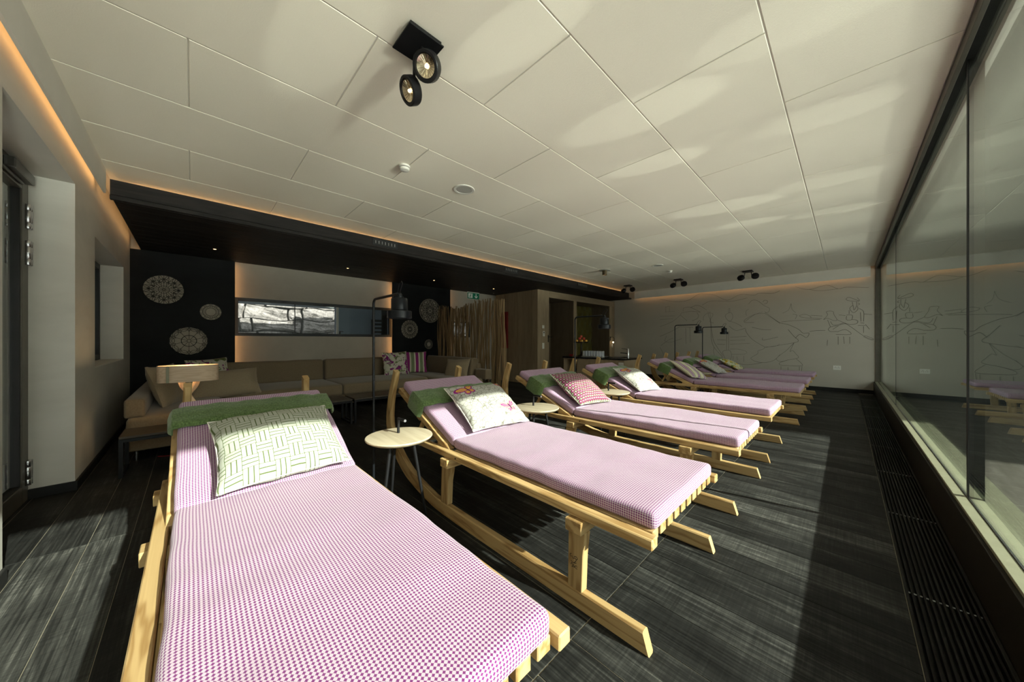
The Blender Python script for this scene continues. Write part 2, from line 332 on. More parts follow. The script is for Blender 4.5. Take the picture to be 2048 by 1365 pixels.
stripe_fabric('pillow_band', [(0.0, (0.27, 0.03, 0.17)), (0.16, (0.62, 0.58, 0.45)), (0.24, (0.20, 0.24, 0.13)), (0.42, (0.62, 0.58, 0.45)), (0.50, (0.27, 0.03, 0.17)), (0.66, (0.62, 0.58, 0.45)), (0.74, (0.20, 0.24, 0.13)), (0.92, (0.62, 0.58, 0.45))], 0.40)
def floral_fabric(name, base, a1, a2, sc=7.0):
    m, t = mat(name, base, 0.85, 0, 0.15)
    v = t.coord('UV', (1, 1, 1))
    n1 = t.noise(v, sc, 4, 0.62, 1.2); n2 = t.noise(t.coord('UV', (1, 1, 1), (3.1, 7.7, 0)), sc * 1.3, 4, 0.62, 1.5)
    col = t.mix(t.m('GREATER_THAN', n2, 0.56), c4(*base), c4(*a2))
    col = t.mix(t.m('GREATER_THAN', n1, 0.545), col, c4(*a1))
    col = t.mix(t.m('GREATER_THAN', n1, 0.62), col, c4(a1[0] * 1.9, a1[1] * 1.6, a1[2] * 1.7))
    t.l.new(col, t.bsdf.inputs['Base Color'])
floral_fabric('pillow_floral', (0.55, 0.52, 0.42), (0.17, 0.015, 0.13), (0.12, 0.15, 0.05))
floral_fabric('pillow_yellow', (0.55, 0.55, 0.40), (0.55, 0.36, 0.03), (0.12, 0.20, 0.05), 9.0)
# ------------------------------------------------------------------ mesh helpers
class MB:
    """collects vertices and faces; build() links them as ONE mesh object"""
    def __init__(s): s.v = []; s.f = []; s.uv = []; s.sm = []
    def add(s, vs, fs, uvs=None, smooth=False):
        o = len(s.v); s.v += [tuple(p) for p in vs]
        for i, f in enumerate(fs):
            s.f.append(tuple(o + k for k in f)); s.uv.append(uvs[i] if uvs else None); s.sm.append(smooth)
        return s
    def box(s, x0, x1, y0, y1, z0, z1, M=None):
        vs = [V((x, y, z)) for z in (z0, z1) for y in (y0, y1) for x in (x0, x1)]
        if M: vs = [M @ p for p in vs]
        return s.add(vs, [(0, 2, 3, 1), (4, 5, 7, 6), (0, 1, 5, 4), (2, 6, 7, 3), (0, 4, 6, 2), (1, 3, 7, 5)])
    def loft(s, rings, caps=True, uvs=None, smooth=True, closed=True):
        n = len(rings[0]); vs = [p for r in rings for p in r]; fs = []; fu = []
        for i in range(len(rings) - 1):
            for j in range(n if closed else n - 1):
                k = (j + 1) % n
                fs.append((i * n + j, i * n + k, (i + 1) * n + k, (i + 1) * n + j))
                if uvs: fu.append([uvs(i, j), uvs(i, j + 1), uvs(i + 1, j + 1), uvs(i + 1, j)])
        s.add(vs, fs, fu if uvs else None, smooth)
        if caps:
            o = len(s.v) - len(vs); L = (len(rings) - 1) * n
            s.f.append(tuple(o + k for k in reversed(range(n)))); s.uv.append(None); s.sm.append(False)
            s.f.append(tuple(o + L + k for k in range(n))); s.uv.append(None); s.sm.append(False)
        return s
    def tube(s, path, r, n=8, caps=True):
        path = [V(p) for p in path]; rings = []; prev = None
        for i, p in enumerate(path):
            d = (path[min(i + 1, len(path) - 1)] - path[max(i - 1, 0)]).normalized()
            if prev is None:
                a = V((0, 0, 1)) if abs(d.z) < 0.9 else V((1, 0, 0)); u = d.cross(a).normalized()
            else:
                u = (prev - d * prev.dot(d)).normalized()
            prev = u; b = d.cross(u); rr = r[i] if isinstance(r, (list, tuple)) else r
            rings.append([p + (u * math.cos(2 * PI * k / n) + b * math.sin(2 * PI * k / n)) * rr for k in range(n)])
        return s.loft(rings, caps)
    def lathe(s, prof, n=24, M=None, smooth=True, sx=1.0, sy=1.0):
        rings = []
        for r, z in prof:
            ring = [V((r * sx * math.cos(2 * PI * k / n), r * sy * math.sin(2 * PI * k / n), z)) for k in range(n)]
            rings.append([M @ p for p in ring] if M else ring)
        return s.loft(rings, True, None, smooth)
    def prism(s, poly, a, b, plane='xz', shift=None):
        """polygon extruded from a to b along the third axis; shift(p) may displace a point"""
        def P(q, h):
            p = {'xz': V((q[0], h, q[1])), 'xy': V((q[0], q[1], h)), 'yz': V((h, q[0], q[1]))}[plane]
            return p
        n = len(poly); vs = [P(q, a) for q in poly] + [P(q, b) for q in poly]
        if shift: vs = [shift(p) for p in vs]
        fs = [tuple(range(n)), tuple(reversed(range(n, 2 * n)))] + [(i, i + n, (i + 1) % n + n, (i + 1) % n) for i in range(n)]
        return s.add(vs, fs)
    def grid(s, fn, nu, nv, uvf=None, smooth=True):
        vs = [fn(i / nu, j / nv) for i in range(nu + 1) for j in range(nv + 1)]; fs = []; fu = []
        for i in range(nu):
            for j in range(nv):
                q = ((i, j), (i + 1, j), (i + 1, j + 1), (i, j + 1)); fs.append(tuple(a * (nv + 1) + b for a, b in q))
                if uvf: fu.append([uvf(a / nu, b / nv) for a, b in q])
        return s.add(vs, fs, fu if uvf else None, smooth)
    def mesh(s, name, mats, bevel=0.0, seg=1, fix=True, weld=False):
        me = bpy.data.meshes.new(name); me.from_pydata(s.v, [], s.f)
        if any(u is not None for u in s.uv):
            ul = me.uv_layers.new(name='UVMap')
            for p, u in zip(me.polygons, s.uv):
                for k, li in enumerate(p.loop_indices): ul.data[li].uv = u[k] if u else (0, 0)
        for p, sm in zip(me.polygons, s.sm): p.use_smooth = sm
        sharp = any(s.sm)
        if bevel or fix or weld:
            bm = bmesh.new(); bm.from_mesh(me)
            if weld: bmesh.ops.remove_doubles(bm, verts=bm.verts, dist=1e-5)
            if fix: bmesh.ops.recalc_face_normals(bm, faces=bm.faces)
            if bevel:
                ed = [e for e in bm.edges if len(e.link_faces) == 2 and e.calc_face_angle(0) > 0.6]
                bmesh.ops.bevel(bm, geom=ed, offset=bevel, segments=seg, profile=0.5, affect='EDGES', clamp_overlap=True)
            bm.to_mesh(me); bm.free()
        if sharp: me.set_sharp_from_angle(angle=0.75)
        for m in (mats if isinstance(mats, (list, tuple)) else [mats]): me.materials.append(MATS[m])
        return me
    def build(s, name, m, parent=None, bevel=0.0, seg=1, fix=True, weld=False, loc=None):
        me = s.mesh(name, m, bevel, seg, fix, weld)
        return link(name, me, parent, loc)
def link(name, me, parent=None, loc=None):
    o = bpy.data.objects.new(name, me); COL.objects.link(o)
    if parent: o.parent = parent
    if loc is not None: o.location = loc
    return o
def part(name, m, parent, *boxes, bevel=0.0, seg=1):
    b = MB()
    for q in boxes: b.box(*q)
    return b.build(name, m, parent, bevel, seg)
def tag(o, label=None, cat=None, group=None, kind=None):
    if label: o['label'] = label
    if cat: o['category'] = cat
    if group: o['group'] = group
    if kind: o['kind'] = kind
    return o
def thing(name, label, cat, loc=(0, 0, 0), rz=0.0, group=None):
    o = bpy.data.objects.new(name, None); COL.objects.link(o); o.empty_display_size = 0.1
    o.location = loc; o.rotation_euler = (0, 0, rz)
    return tag(o, label, cat, group)
def struct(o, label=None, cat=None): return tag(o, label, cat, None, 'structure')
KIDS = {}
def children(o):
    return [c for c in COL.objects if c.parent == o]
def copy_tree(o, parent=None):
    c = o.copy(); COL.objects.link(c)
    if parent: c.parent = parent
    for ch in children(o): copy_tree(ch, c)
    return c
def rotm(axis, ang, loc=(0, 0, 0)): return Matrix.Translation(loc) @ Matrix.Rotation(ang, 4, axis)
rnd = random.Random(7)
# ------------------------------------------------------------------ room dimensions
XW = 0.5; XB = -7.57; YL = -0.67; YF = 10.92; ZC = 2.872
# ------------------------------------------------------------------ floor: base slab and single planks
fl = MB().box(-7.8, 0.197, -1.05, 11.1, -0.15, -0.0025).build('floor', 'floor_joint'); struct(fl, 'dark oak plank floor running across the room', 'floor')
cols = [(-7.8, -5.487), (-5.487, -3.13), (-3.13, -0.773), (-0.773, 0.197)]
gap = 0.0022
for ci, (x0, x1) in enumerate(cols):
    rr = random.Random(40 + ci); y = -1.05; ys = []
    if ci in (1, 2): ys = [-1.05, -0.865, -0.652, -0.438, -0.262, -0.06 + 0.012 * ci]; y = ys[-1]
    else: ys = [y]
    while y < 10.9:
        y += rr.choice((0.165, 0.185, 0.20, 0.215)); ys.append(min(y, 10.98))
    for a, b in zip(ys, ys[1:]):
        L, W_ = x1 - x0 - gap * 2, b - a - gap
        if W_ < 0.02: continue
        o = MB().box(-L/2, L/2, -W_/2, W_/2, -0.02, 0.0).build('floor_plank', 'floor_oak_black', fl, 0.0012)
        o.location = ((x0 + x1) / 2, (a + b) / 2, 0)
# floor beyond the trench convector
part('floor_border', 'upstand_brown', fl, (0.197, 0.62, -1.05, 11.0, -0.14, -0.05))
# trench grille along the window: single bars
gr = thing('floor_grille', 'long dark slatted convector grille in the floor along the window', 'grille')
part('trench', 'black_base', gr, (0.2, 0.425, -0.66, 10.86, -0.048, -0.04))
part('grille_edge', 'grille_dark', gr, (0.198, 0.208, -0.66, 10.86, -0.04, 0.003), bevel=0.001)
part('grille_edge', 'grille_dark', gr, (0.418, 0.430, -0.66, 10.86, -0.04, 0.003), bevel=0.001)
gb = MB().box(0, 0.007, -0.65, 10.85, -0.025, 0.001).mesh('grille_bar', 'grille_dark')
for k in range(11):
    link('grille_bar', gb, gr, (0.217 + k * 0.0185, 0, 0))
rod = MB().tube([(0.205, 0, -0.014), (0.42, 0, -0.014)], 0.0035, 6).mesh('grille_rod', 'steel_brushed')
for k in range(10): link('grille_rod', rod, gr, (0, 0.35 + k * 1.06, 0))
# ------------------------------------------------------------------ ceiling: slab + single plaster panels
ce = MB().box(-7.9, 0.62, -1.05, 11.15, 2.878, 3.0).build('ceiling', 'fascia_white'); struct(ce, 'white panelled plaster ceiling', 'ceiling')
bx = [0.452, -0.305, -1.053, -1.80, -2.547, -3.294, -4.042, -4.789, -5.50]
for i in range(8):
    x1, x0 = bx[i], bx[i + 1]
    off = 0.73 if i in (1, 3, 5, 7) else -0.017
    cuts = [-0.612] + [off + 1.494 * k for k in range(-1, 9) if -0.5 < off + 1.494 * k < 10.7] + [10.80]
    for a, b in zip(cuts, cuts[1:]):
        if b - a < 0.05: continue
        L, W_ = x1 - x0 - 0.007, b - a - 0.007
        o = MB().box(-L/2, L/2, -W_/2, W_/2, 0, 0.0058).build('ceiling_panel', 'ceiling_plaster', ce, 0.003)
        o.location = ((x0 + x1) / 2, (a + b) / 2, ZC)
# roof and outside overhang
struct(MB().box(-7.9, 2.34, -3.0, 12.5, 3.0, 3.1).build('roof', 'slate_dark'), 'flat roof slab with wide overhang over the terrace', 'roof')
struct(MB().box(0.62, 2.34, -3.0, 12.5, 2.9, 3.0).build('roof_soffit', 'slate_dark'), 'underside of the roof overhang outside the window', 'roof')
# ------------------------------------------------------------------ left wall with door and window openings
wl_ = MB()
DX0, DX1, DZ = -4.33, -2.92, 2.46; NX0, NX1, NZ0, NZ1 = -6.93, -5.08, 0.95, 2.21
WT = -0.97
wl_.box(DX1, 0.62, WT, YL, 0, 2.9); wl_.box(DX0, DX1, WT, YL, DZ, 2.9); wl_.box(NX1, DX0, WT, YL, 0, 2.9)
wl_.box(NX0, NX1, WT, YL, 0, NZ0); wl_.box(NX0, NX1, WT, YL, NZ1, 2.9); wl_.box(-7.9, NX0, WT, YL, 0, 2.9)
wall_left = struct(wl_.build('wall_left', 'wall_plaster', weld=True), 'grey trowelled plaster wall with door recess and window recess', 'wall')
struct(MB().box(-5.05, 0.5, -0.615, -0.598, 2.64, 2.90).build('trim_1', 'fascia_white'), 'white fascia hiding the light strip along the left wall', 'trim')
led = thing('led_strip', 'warm light strip glowing along the top of the left wall', 'light strip', group='hidden warm light strips')
part('strip', 'led_warm', led, (-5.05, 0.4, -0.627, -0.617, 2.735, 2.75))
led = thing('led_strip', 'warm light strip glowing between the black soffit and the left wall', 'light strip', group='hidden warm light strips')
part('strip', 'led_warm', led, (-7.5, -5.15, -0.573, -0.563, 2.72, 2.735))
# baseboards
def baseboard(n, lab, *boxes):
    b = MB()
    for q in boxes: b.box(*q)
    return struct(b.build(n, 'black_base', None, 0.003), lab, 'baseboard')
baseboard('baseboard_left', 'black baseboard along the left wall', (-7.6, DX0 + 0.012, YL - 0.001, YL + 0.015, 0, 0.075), (DX0 - 0.001, DX0 + 0.014, -0.885, YL + 0.015, 0, 0.075), (DX1, 0.4, YL - 0.001, YL + 0.015, 0, 0.075))
baseboard('baseboard_far', 'black baseboard under the carved wall', (-5.8, 0.44, YF - 0.015, YF + 0.001, 0, 0.085))
# glazed door in the recess
dr = struct(bpy.data.objects.new('door_1', None), 'dark bronze framed glass door in the recess of the left wall', 'door'); COL.objects.link(dr)
yd = -0.945
part('door_frame', 'bronze_frame', dr, (DX0, DX0 + 0.05, yd, yd + 0.06, 0, DZ), (DX1 - 0.05, DX1, yd, yd + 0.06, 0, DZ), (DX0 + 0.05, DX1 - 0.05, yd, yd + 0.06, DZ - 0.05, DZ), bevel=0.002)
part('door_leaf', 'bronze_frame', dr, (DX0 + 0.055, DX0 + 0.16, yd + 0.005, yd + 0.068, 0.012, DZ - 0.055), (DX1 - 0.16, DX1 - 0.055, yd + 0.005, yd + 0.068, 0.012, DZ - 0.055), (DX0 + 0.16, DX1 - 0.16, yd + 0.005, yd + 0.068, DZ - 0.16, DZ - 0.055), (DX0 + 0.16, DX1 - 0.16, yd + 0.005, yd + 0.068, 0.012, 0.14), bevel=0.002)
part('door_gasket', 'black_base', dr, (DX0 + 0.16, DX0 + 0.172, yd + 0.02, yd + 0.06, 0.14, DZ - 0.16), (DX1 - 0.172, DX1 - 0.16, yd + 0.02, yd + 0.06, 0.14, DZ - 0.16), (DX0 + 0.16, DX1 - 0.16, yd + 0.02, yd + 0.06, 0.14, 0.15))
part('door_pane', 'clear_glass', dr, (DX0 + 0.17, DX1 - 0.17, yd + 0.03, yd + 0.038, 0.15, DZ - 0.16))
hm = MB().lathe([(0.0, -0.09), (0.015, -0.09), (0.016, -0.088), (0.016, -0.047), (0.0145, -0.045), (0.016, -0.043), (0.016, 0.043), (0.0145, 0.045), (0.016, 0.047), (0.016, 0.088), (0.015, 0.09), (0.0, 0.09)], 16).mesh('door_hinge', 'steel')
for z in (0.22, 1.85, 2.12): link('door_hinge', hm, dr, (DX0 + 0.058, yd + 0.078, z))
for z in (0.22, 1.85, 2.12): link('door_hinge', hm, dr, (DX0 + 0.094, yd + 0.078, z))
part('door_closer', 'drum_grey', dr, (DX0 + 0.12, DX0 + 0.50, yd + 0.066, yd + 0.115, DZ - 0.115, DZ - 0.045), bevel=0.006)
part('closer_arm', 'drum_grey', dr, (DX0 + 0.2, DX0 + 0.7, yd + 0.07, yd + 0.085, DZ - 0.142, DZ - 0.125), bevel=0.003)
part('door_sill', 'black_base', dr, (DX0, DX1, yd, yd + 0.06, 0.0, 0.012))
# small window in the left wall
wi = struct(bpy.data.objects.new('window_1', None), 'small dark framed window recessed in the left wall', 'window'); COL.objects.link(wi)
yw = -0.93
part('window_frame', 'dark_frame', wi, (NX0, NX0 + 0.07, yw, yw + 0.06, NZ0, NZ1), (NX1 - 0.07, NX1, yw, yw + 0.06, NZ0, NZ1), (NX0 + 0.07, NX1 - 0.07, yw, yw + 0.06, NZ1 - 0.07, NZ1), (NX0 + 0.07, NX1 - 0.07, yw, yw + 0.06, NZ0, NZ0 + 0.07), bevel=0.003)
part('window_pane', 'clear_glass', wi, (NX0 + 0.07, NX1 - 0.07, yw + 0.02, yw + 0.03, NZ0 + 0.07, NZ1 - 0.07))
part('window_sill', 'fascia_white', wi, (NX0, NX1, yw + 0.06, YL + 0.004, NZ0 - 0.012, NZ0 + 0.002), bevel=0.002)
# ------------------------------------------------------------------ far wall with carved drawing
wf = struct(MB().box(-7.9, 0.62, YF, 11.15, -0.1, 2.9).build('wall_far', 'mural_plaster'), 'pale plaster wall with a carved line drawing of mountain folk', 'wall')
MURAL = "-4.25 2.56,-3.84 2.45,-3.43 2.44,-3.12 2.60,-2.97 2.60,-2.70 2.54,-2.44 2.38,-2.31 2.37,-2.05 2.49,-1.75 2.44,-1.64 2.48,-1.35 2.45,-1.20 2.50|-3.01 2.27,-2.77 2.37,-2.30 2.32,-2.05 2.35,-1.90 2.38|-4.09 2.29,-3.93 2.30|-4.07 2.28,-4.07 2.13|-3.95 2.28,-3.95 2.12|-4.09 2.13,-3.79 2.13|-4.25 2.00,-3.79 1.99|-4.25 1.89,-3.84 1.90|-3.54 2.12,-3.54 2.20,-3.47 2.23,-3.33 2.22,-3.06 2.06|-3.58 2.07,-3.33 2.10,-3.06 2.06|-3.33 2.22,-3.12 2.27,-2.89 2.11|-3.58 2.07,-3.62 2.01,-3.51 1.89,-3.43 1.82|-3.16 2.05,-3.11 1.96,-3.15 1.87,-3.29 1.81|-3.62 2.01,-3.86 1.81,-4.25 1.66|-3.64 1.64,-3.91 1.49,-4.25 1.34|-4.04 1.35,-4.09 1.18,-3.88 1.16,-3.58 1.27|-4.22 1.04,-3.97 1.23,-3.84 1.28|-4.25 0.99,-4.15 0.80,-4.11 0.66|-3.47 1.59,-3.46 1.09|-3.35 1.61,-3.34 1.14|-3.64 1.64,-3.26 1.61|-2.98 1.80,-2.97 1.93,-2.89 2.01,-2.77 2.01,-2.73 1.96,-2.81 1.77,-2.71 1.72|-2.86 2.07,-2.84 1.92,-2.79 1.77,-2.77 1.27,-2.70 1.01,-2.49 0.74|-2.81 2.07,-2.80 1.92,-2.73 1.27,-2.62 1.01,-2.48 0.78|-2.70 1.01,-2.71 0.84,-2.59 0.63,-2.49 0.74|-2.34 1.99,-2.34 2.11,-2.31 2.11,-2.31 1.99|-2.40 1.96,-2.42 1.90,-2.37 1.80,-2.30 1.75,-2.24 1.85,-2.25 1.95,-2.30 2.00,-2.40 1.96|-2.33 1.77,-2.14 1.68,-2.02 1.59|-2.33 1.62,-2.16 1.49,-1.94 1.55|-2.38 1.48,-2.39 0.93|-2.33 1.48,-2.34 0.93|-2.40 0.64,-2.46 0.78,-2.48 0.89,-2.39 0.93,-2.30 0.91,-2.27 0.75,-2.33 0.60|-2.31 0.96,-2.09 0.96,-1.92 0.90,-1.97 0.83,-2.26 0.82|-2.23 0.77,-2.23 0.67|-2.14 0.76,-2.13 0.66|-1.98 0.78,-1.98 0.62|-1.87 2.21,-1.79 2.30,-1.67 2.28,-1.53 2.14,-1.42 2.06,-1.44 1.96,-1.53 1.93|-1.92 1.89,-1.93 2.01,-1.87 2.07|-1.56 2.24,-1.52 2.28,-1.46 2.26,-1.47 2.20,-1.53 2.18|-1.53 1.93,-1.72 1.92,-1.92 1.81,-1.97 1.75,-1.94 1.70,-1.75 1.70|-1.56 1.97,-1.75 1.90,-1.95 1.73|-1.52 1.93,-1.41 1.84,-1.32 1.76,-1.20 1.65|-1.94 1.53,-1.92 1.43,-1.80 1.25,-1.63 1.11,-1.52 1.03,-1.56 0.97,-1.66 0.93,-1.67 0.85,-1.80 0.75,-1.81 0.70,-1.69 0.63,-1.50 0.62,-1.32 0.69,-1.20 0.84|-1.52 1.03,-1.32 1.05,-1.20 1.11|-1.56 1.28,-1.56 1.22,-1.41 1.25,-1.24 1.30|-1.80 1.57,-1.56 1.50,-1.38 1.49|-2.21 0.52,-2.09 0.55,-1.92 0.54,-1.72 0.57,-1.56 0.62|-2.21 0.52,-2.23 0.48,-2.05 0.45|-2.30 1.30,-1.92 1.32|-2.30 1.21,-1.95 1.22|-2.30 1.10,-1.84 1.13|-2.62 1.23,-2.40 1.22|-2.62 1.10,-2.42 1.09|-0.90 2.57,-0.64 2.47,-0.33 2.54,-0.13 2.43,0.01 2.45,0.36 2.40|-0.63 2.47,-0.47 2.42,-0.26 2.42,-0.13 2.43|-0.98 2.15,-0.96 2.00,-0.89 1.91|-0.98 2.15,-1.03 1.99,-1.15 1.91|-0.95 1.88,-0.87 1.85,-0.90 1.75|-1.52 1.98,-1.39 1.84,-1.20 1.67,-1.03 1.61,-0.84 1.49,-0.75 1.39,-0.64 1.39,-0.69 1.28,-0.81 1.36,-0.90 1.26|-1.04 1.49,-0.93 1.32,-0.84 1.20,-0.96 1.14,-1.50 1.02|-1.17 1.69,-0.90 1.71,-0.44 1.72|-0.63 1.43,-0.50 1.45,-0.35 1.45|-1.07 0.95,-0.92 1.15|-0.92 1.15,-1.00 0.93,-0.95 0.95,-0.89 0.87,-0.84 0.77,-1.03 0.71,-1.19 0.66,-1.27 0.74,-1.07 0.95|-0.88 0.74,-0.78 0.63,-0.78 0.57,-0.99 0.56,-1.19 0.57,-1.20 0.63,-1.03 0.71|-1.18 0.54,-1.18 0.45|-1.04 0.52,-1.04 0.44|-0.82 0.55,-0.82 0.45|-0.77 0.56,-0.78 0.43|-0.82 1.83,-0.72 1.86,-0.61 1.80,-0.63 1.76,-0.78 1.79,-0.82 1.83|-0.61 1.83,-0.40 1.80|-0.61 1.76,-0.41 1.74|-0.38 1.71,-0.31 1.82,-0.33 1.90,-0.22 1.90,-0.20 1.82,-0.15 1.70,-0.20 1.68,-0.31 1.74,-0.38 1.71|-0.31 1.70,-0.26 1.53|-0.26 1.66,-0.20 1.57,-0.03 1.62|-0.30 1.47,-0.26 1.53,-0.13 1.56|-0.30 1.47,-0.26 1.42,-0.15 1.42|-0.22 1.47,-0.09 1.58,0.01 1.60|-0.15 1.41,-0.01 1.46,0.08 1.35,-0.17 1.35|-0.13 1.30,-0.13 1.11|-0.04 1.30,-0.03 1.13|0.06 1.29,0.06 1.13|-0.31 1.22,-0.32 1.08|-0.15 1.70,0.04 1.56,0.28 1.31,0.43 1.22|0.28 1.30,0.32 1.31,0.43 1.24,0.39 1.22,0.28 1.29|0.01 1.78,0.01 1.69,0.09 1.69,0.10 1.79,0.01 1.80|-0.03 1.62,0.06 1.58,0.16 1.59,0.19 1.64,0.16 1.68,0.09 1.69|0.21 2.11,0.12 2.17,0.04 2.21,-0.00 2.17,0.05 2.13,0.21 2.11,0.18 2.19|0.10 2.10,0.12 1.98,0.13 1.91,0.17 2.00,0.17 2.10|0.19 2.07,0.22 2.04,0.19 2.02|0.11 2.02,0.06 1.95,0.12 1.85,0.19 1.92,0.18 2.00|0.05 1.91,0.05 1.82|0.21 1.94,0.28 1.86,0.28 1.64|0.23 1.85,0.24 1.64|0.23 1.61,0.29 1.60|0.31 1.57,0.37 1.46|0.28 1.53,0.28 1.38|0.19 1.55,0.31 1.55|-0.12 1.81,-0.01 1.79|0.29 1.81,0.41 1.79"
mb = MB()
for l in MURAL.split('|'):
    pts = [V((float(a), 0, float(b))) for a, b in (p.split() for p in l.split(','))]
    # Catmull-Rom smoothing, then a ribbon flat in the wall plane
    q = []
    for i in range(len(pts) - 1):
        p0, p1, p2, p3 = pts[max(i - 1, 0)], pts[i], pts[i + 1], pts[min(i + 2, len(pts) - 1)]
        for k in range(5):
            s = k / 5; q.append(0.5 * ((2 * p1) + (p2 - p0) * s + (2 * p0 - 5 * p1 + 4 * p2 - p3) * s * s + (3 * p1 - p0 - 3 * p2 + p3) * s ** 3))
    q.append(pts[-1]); A = []; B = []
    for i, p in enumerate(q):
        d = (q[min(i + 1, len(q) - 1)] - q[max(i - 1, 0)])
        d = d.normalized() if d.length > 1e-6 else V((1, 0, 0)); n = V((-d.z, 0, d.x))
        hw = 0.0036 + 0.0022 * noise.noise(p * 1.7)
        A.append(V((p.x, YF - 0.0015, p.z)) + n * hw); B.append(V((p.x, YF - 0.0015, p.z)) - n * hw)
    mb.loft([[a, b] for a, b in zip(A, B)], False, None, False, closed=False)
tag(mb.build('carved_drawing', 'mural_groove', wf), kind='stuff')
struct(MB().box(-5.05, 0.382, 10.79, 10.81, 2.632, 2.90).build('trim_2', 'fascia_white'), 'white fascia along the top of the carved wall', 'trim')
led = thing('led_strip', 'warm light strip glowing along the top of the carved wall', 'light strip', group='hidden warm light strips')
part('strip', 'led_warm', led, (-5.0, 0.34, 10.816, 10.824, 2.70, 2.712))
# ------------------------------------------------------------------ back wall: cream recess, window, black panels with round cut-outs
XC = -7.69
W0, W1, WZ0, WZ1 = 0.545, 3.455, 1.29, 1.985
wb = MB()
wb.box(-7.9, XC, -1.0, W0, 0, 2.9); wb.box(-7.9, XC, W1, 5.15, 0, 2.9); wb.box(-7.9, XC, 5.80, 11.0, 0, 2.9); wb.box(-7.9, XC, 5.15, 5.80, 0, 1.30); wb.box(-7.9, XC, 5.15, 5.80, 1.74, 2.9); wb.box(-7.9, XC, W0, W1, 0, WZ0); wb.box(-7.9, XC, W0, W1, WZ1, 2.9)
struct(wb.build('wall_back', 'cream_plaster', weld=True), 'cream plaster wall behind the sofas with a slot window', 'wall')
DISCS = [(-0.317, 2.012, 0.231), (0.231, 1.69, 0.140), (-0.033, 1.198, 0.232), (4.43, 1.979, 0.322), (3.867, 1.485, 0.234), (4.395, 1.109, 0.132)]
def panel(name, label, y0, y1, z0, z1, holes):
    pts = [(y0, z0), (y1, z0), (y1, z1), (y0, z1)]; edges = [(0, 1), (1, 2), (2, 3), (3, 0)]; N = 40
    for (cy, cz, r) in holes:
        o = len(pts)
        pts += [(cy + r * math.cos(2 * PI * k / N), cz + r * math.sin(2 * PI * k / N)) for k in range(N)]
        edges += [(o + k, o + (k + 1) % N) for k in range(N)]
    vs, es, fs, _, _, _ = delaunay_2d_cdt([V((a, b)) for a, b in pts], edges, [], 0, 1e-6)
    keep = [f for f in fs if not any(math.hypot(sum(vs[i].x for i in f) / len(f) - cy, sum(vs[i].y for i in f) / len(f) - cz) < r * 0.98 for cy, cz, r in holes)]
    bm = bmesh.new(); bv = [bm.verts.new((XB, v.x, v.y)) for v in vs]
    for f in keep: bm.faces.new([bv[i] for i in f])
    for v_ in [v_ for v_ in bm.verts if not v_.link_faces]: bm.verts.remove(v_)
    r_ = bmesh.ops.extrude_face_region(bm, geom=bm.faces[:])
    for g in r_['geom']:
        if isinstance(g, bmesh.types.BMVert): g.co.x -= 0.028
    bmesh.ops.recalc_face_normals(bm, faces=bm.faces)
    me = bpy.data.meshes.new(name); bm.to_mesh(me); bm.free(); me.materials.append(MATS['black_panel'])
    return struct(link(name, me), label, 'panel')
panel('trim_4', 'black wood panel with three round cut-outs above the sofa corner', YL, 0.546, 0.05, 2.60, DISCS[:3])
panel('trim_5', 'black wood panel with three round cut-outs beside the branch screen', 3.421, 5.05, 0.05, 2.60, DISCS[3:])
def ribbon(mb, pts, hw, x, th=0.006):
    """flat fretwork strip lying in the plane of the wall panel"""
    A = []
    for i, p in enumerate(pts):
        d = V(pts[min(i + 1, len(pts) - 1)]) - V(pts[max(i - 1, 0)]); d = d.normalized() if d.length > 1e-7 else V((1, 0)); n = V((-d.y, d.x))
        a = V(p) + n * hw; b = V(p) - n * hw
        A.append([V((x, a.x, a.y)), V((x, b.x, b.y)), V((x - th, b.x, b.y)), V((x - th, a.x, a.y))])
    mb.loft(A, True, None, False)
def circ(cx, cy, r, n=28, a0=0, a1=2 * PI, sx=1.0, rot=0.0):
    o = []
    for k in range(n + 1):
        a = a0 + (a1 - a0) * k / n; x, y = r * math.cos(a) * sx, r * math.sin(a); o.append((cx + x * math.cos(rot) - y * math.sin(rot), cy + x * math.sin(rot) + y * math.cos(rot)))
    return o
def pol(cx, cy, r, a): return (cx + r * math.cos(a), cy + r * math.sin(a))
DL = ['large round fretwork of leaves and petals, topmost in the left black panel', 'small round fretwork with a plain centre in the left black panel', 'round fretwork web with a spoked hub, lowest in the left black panel',
      'largest round fretwork of circles behind the branch screen end', 'round fretwork of dense branching rays beside the cream recess', 'smallest round fretwork ring with a plain centre near the sofa corner']
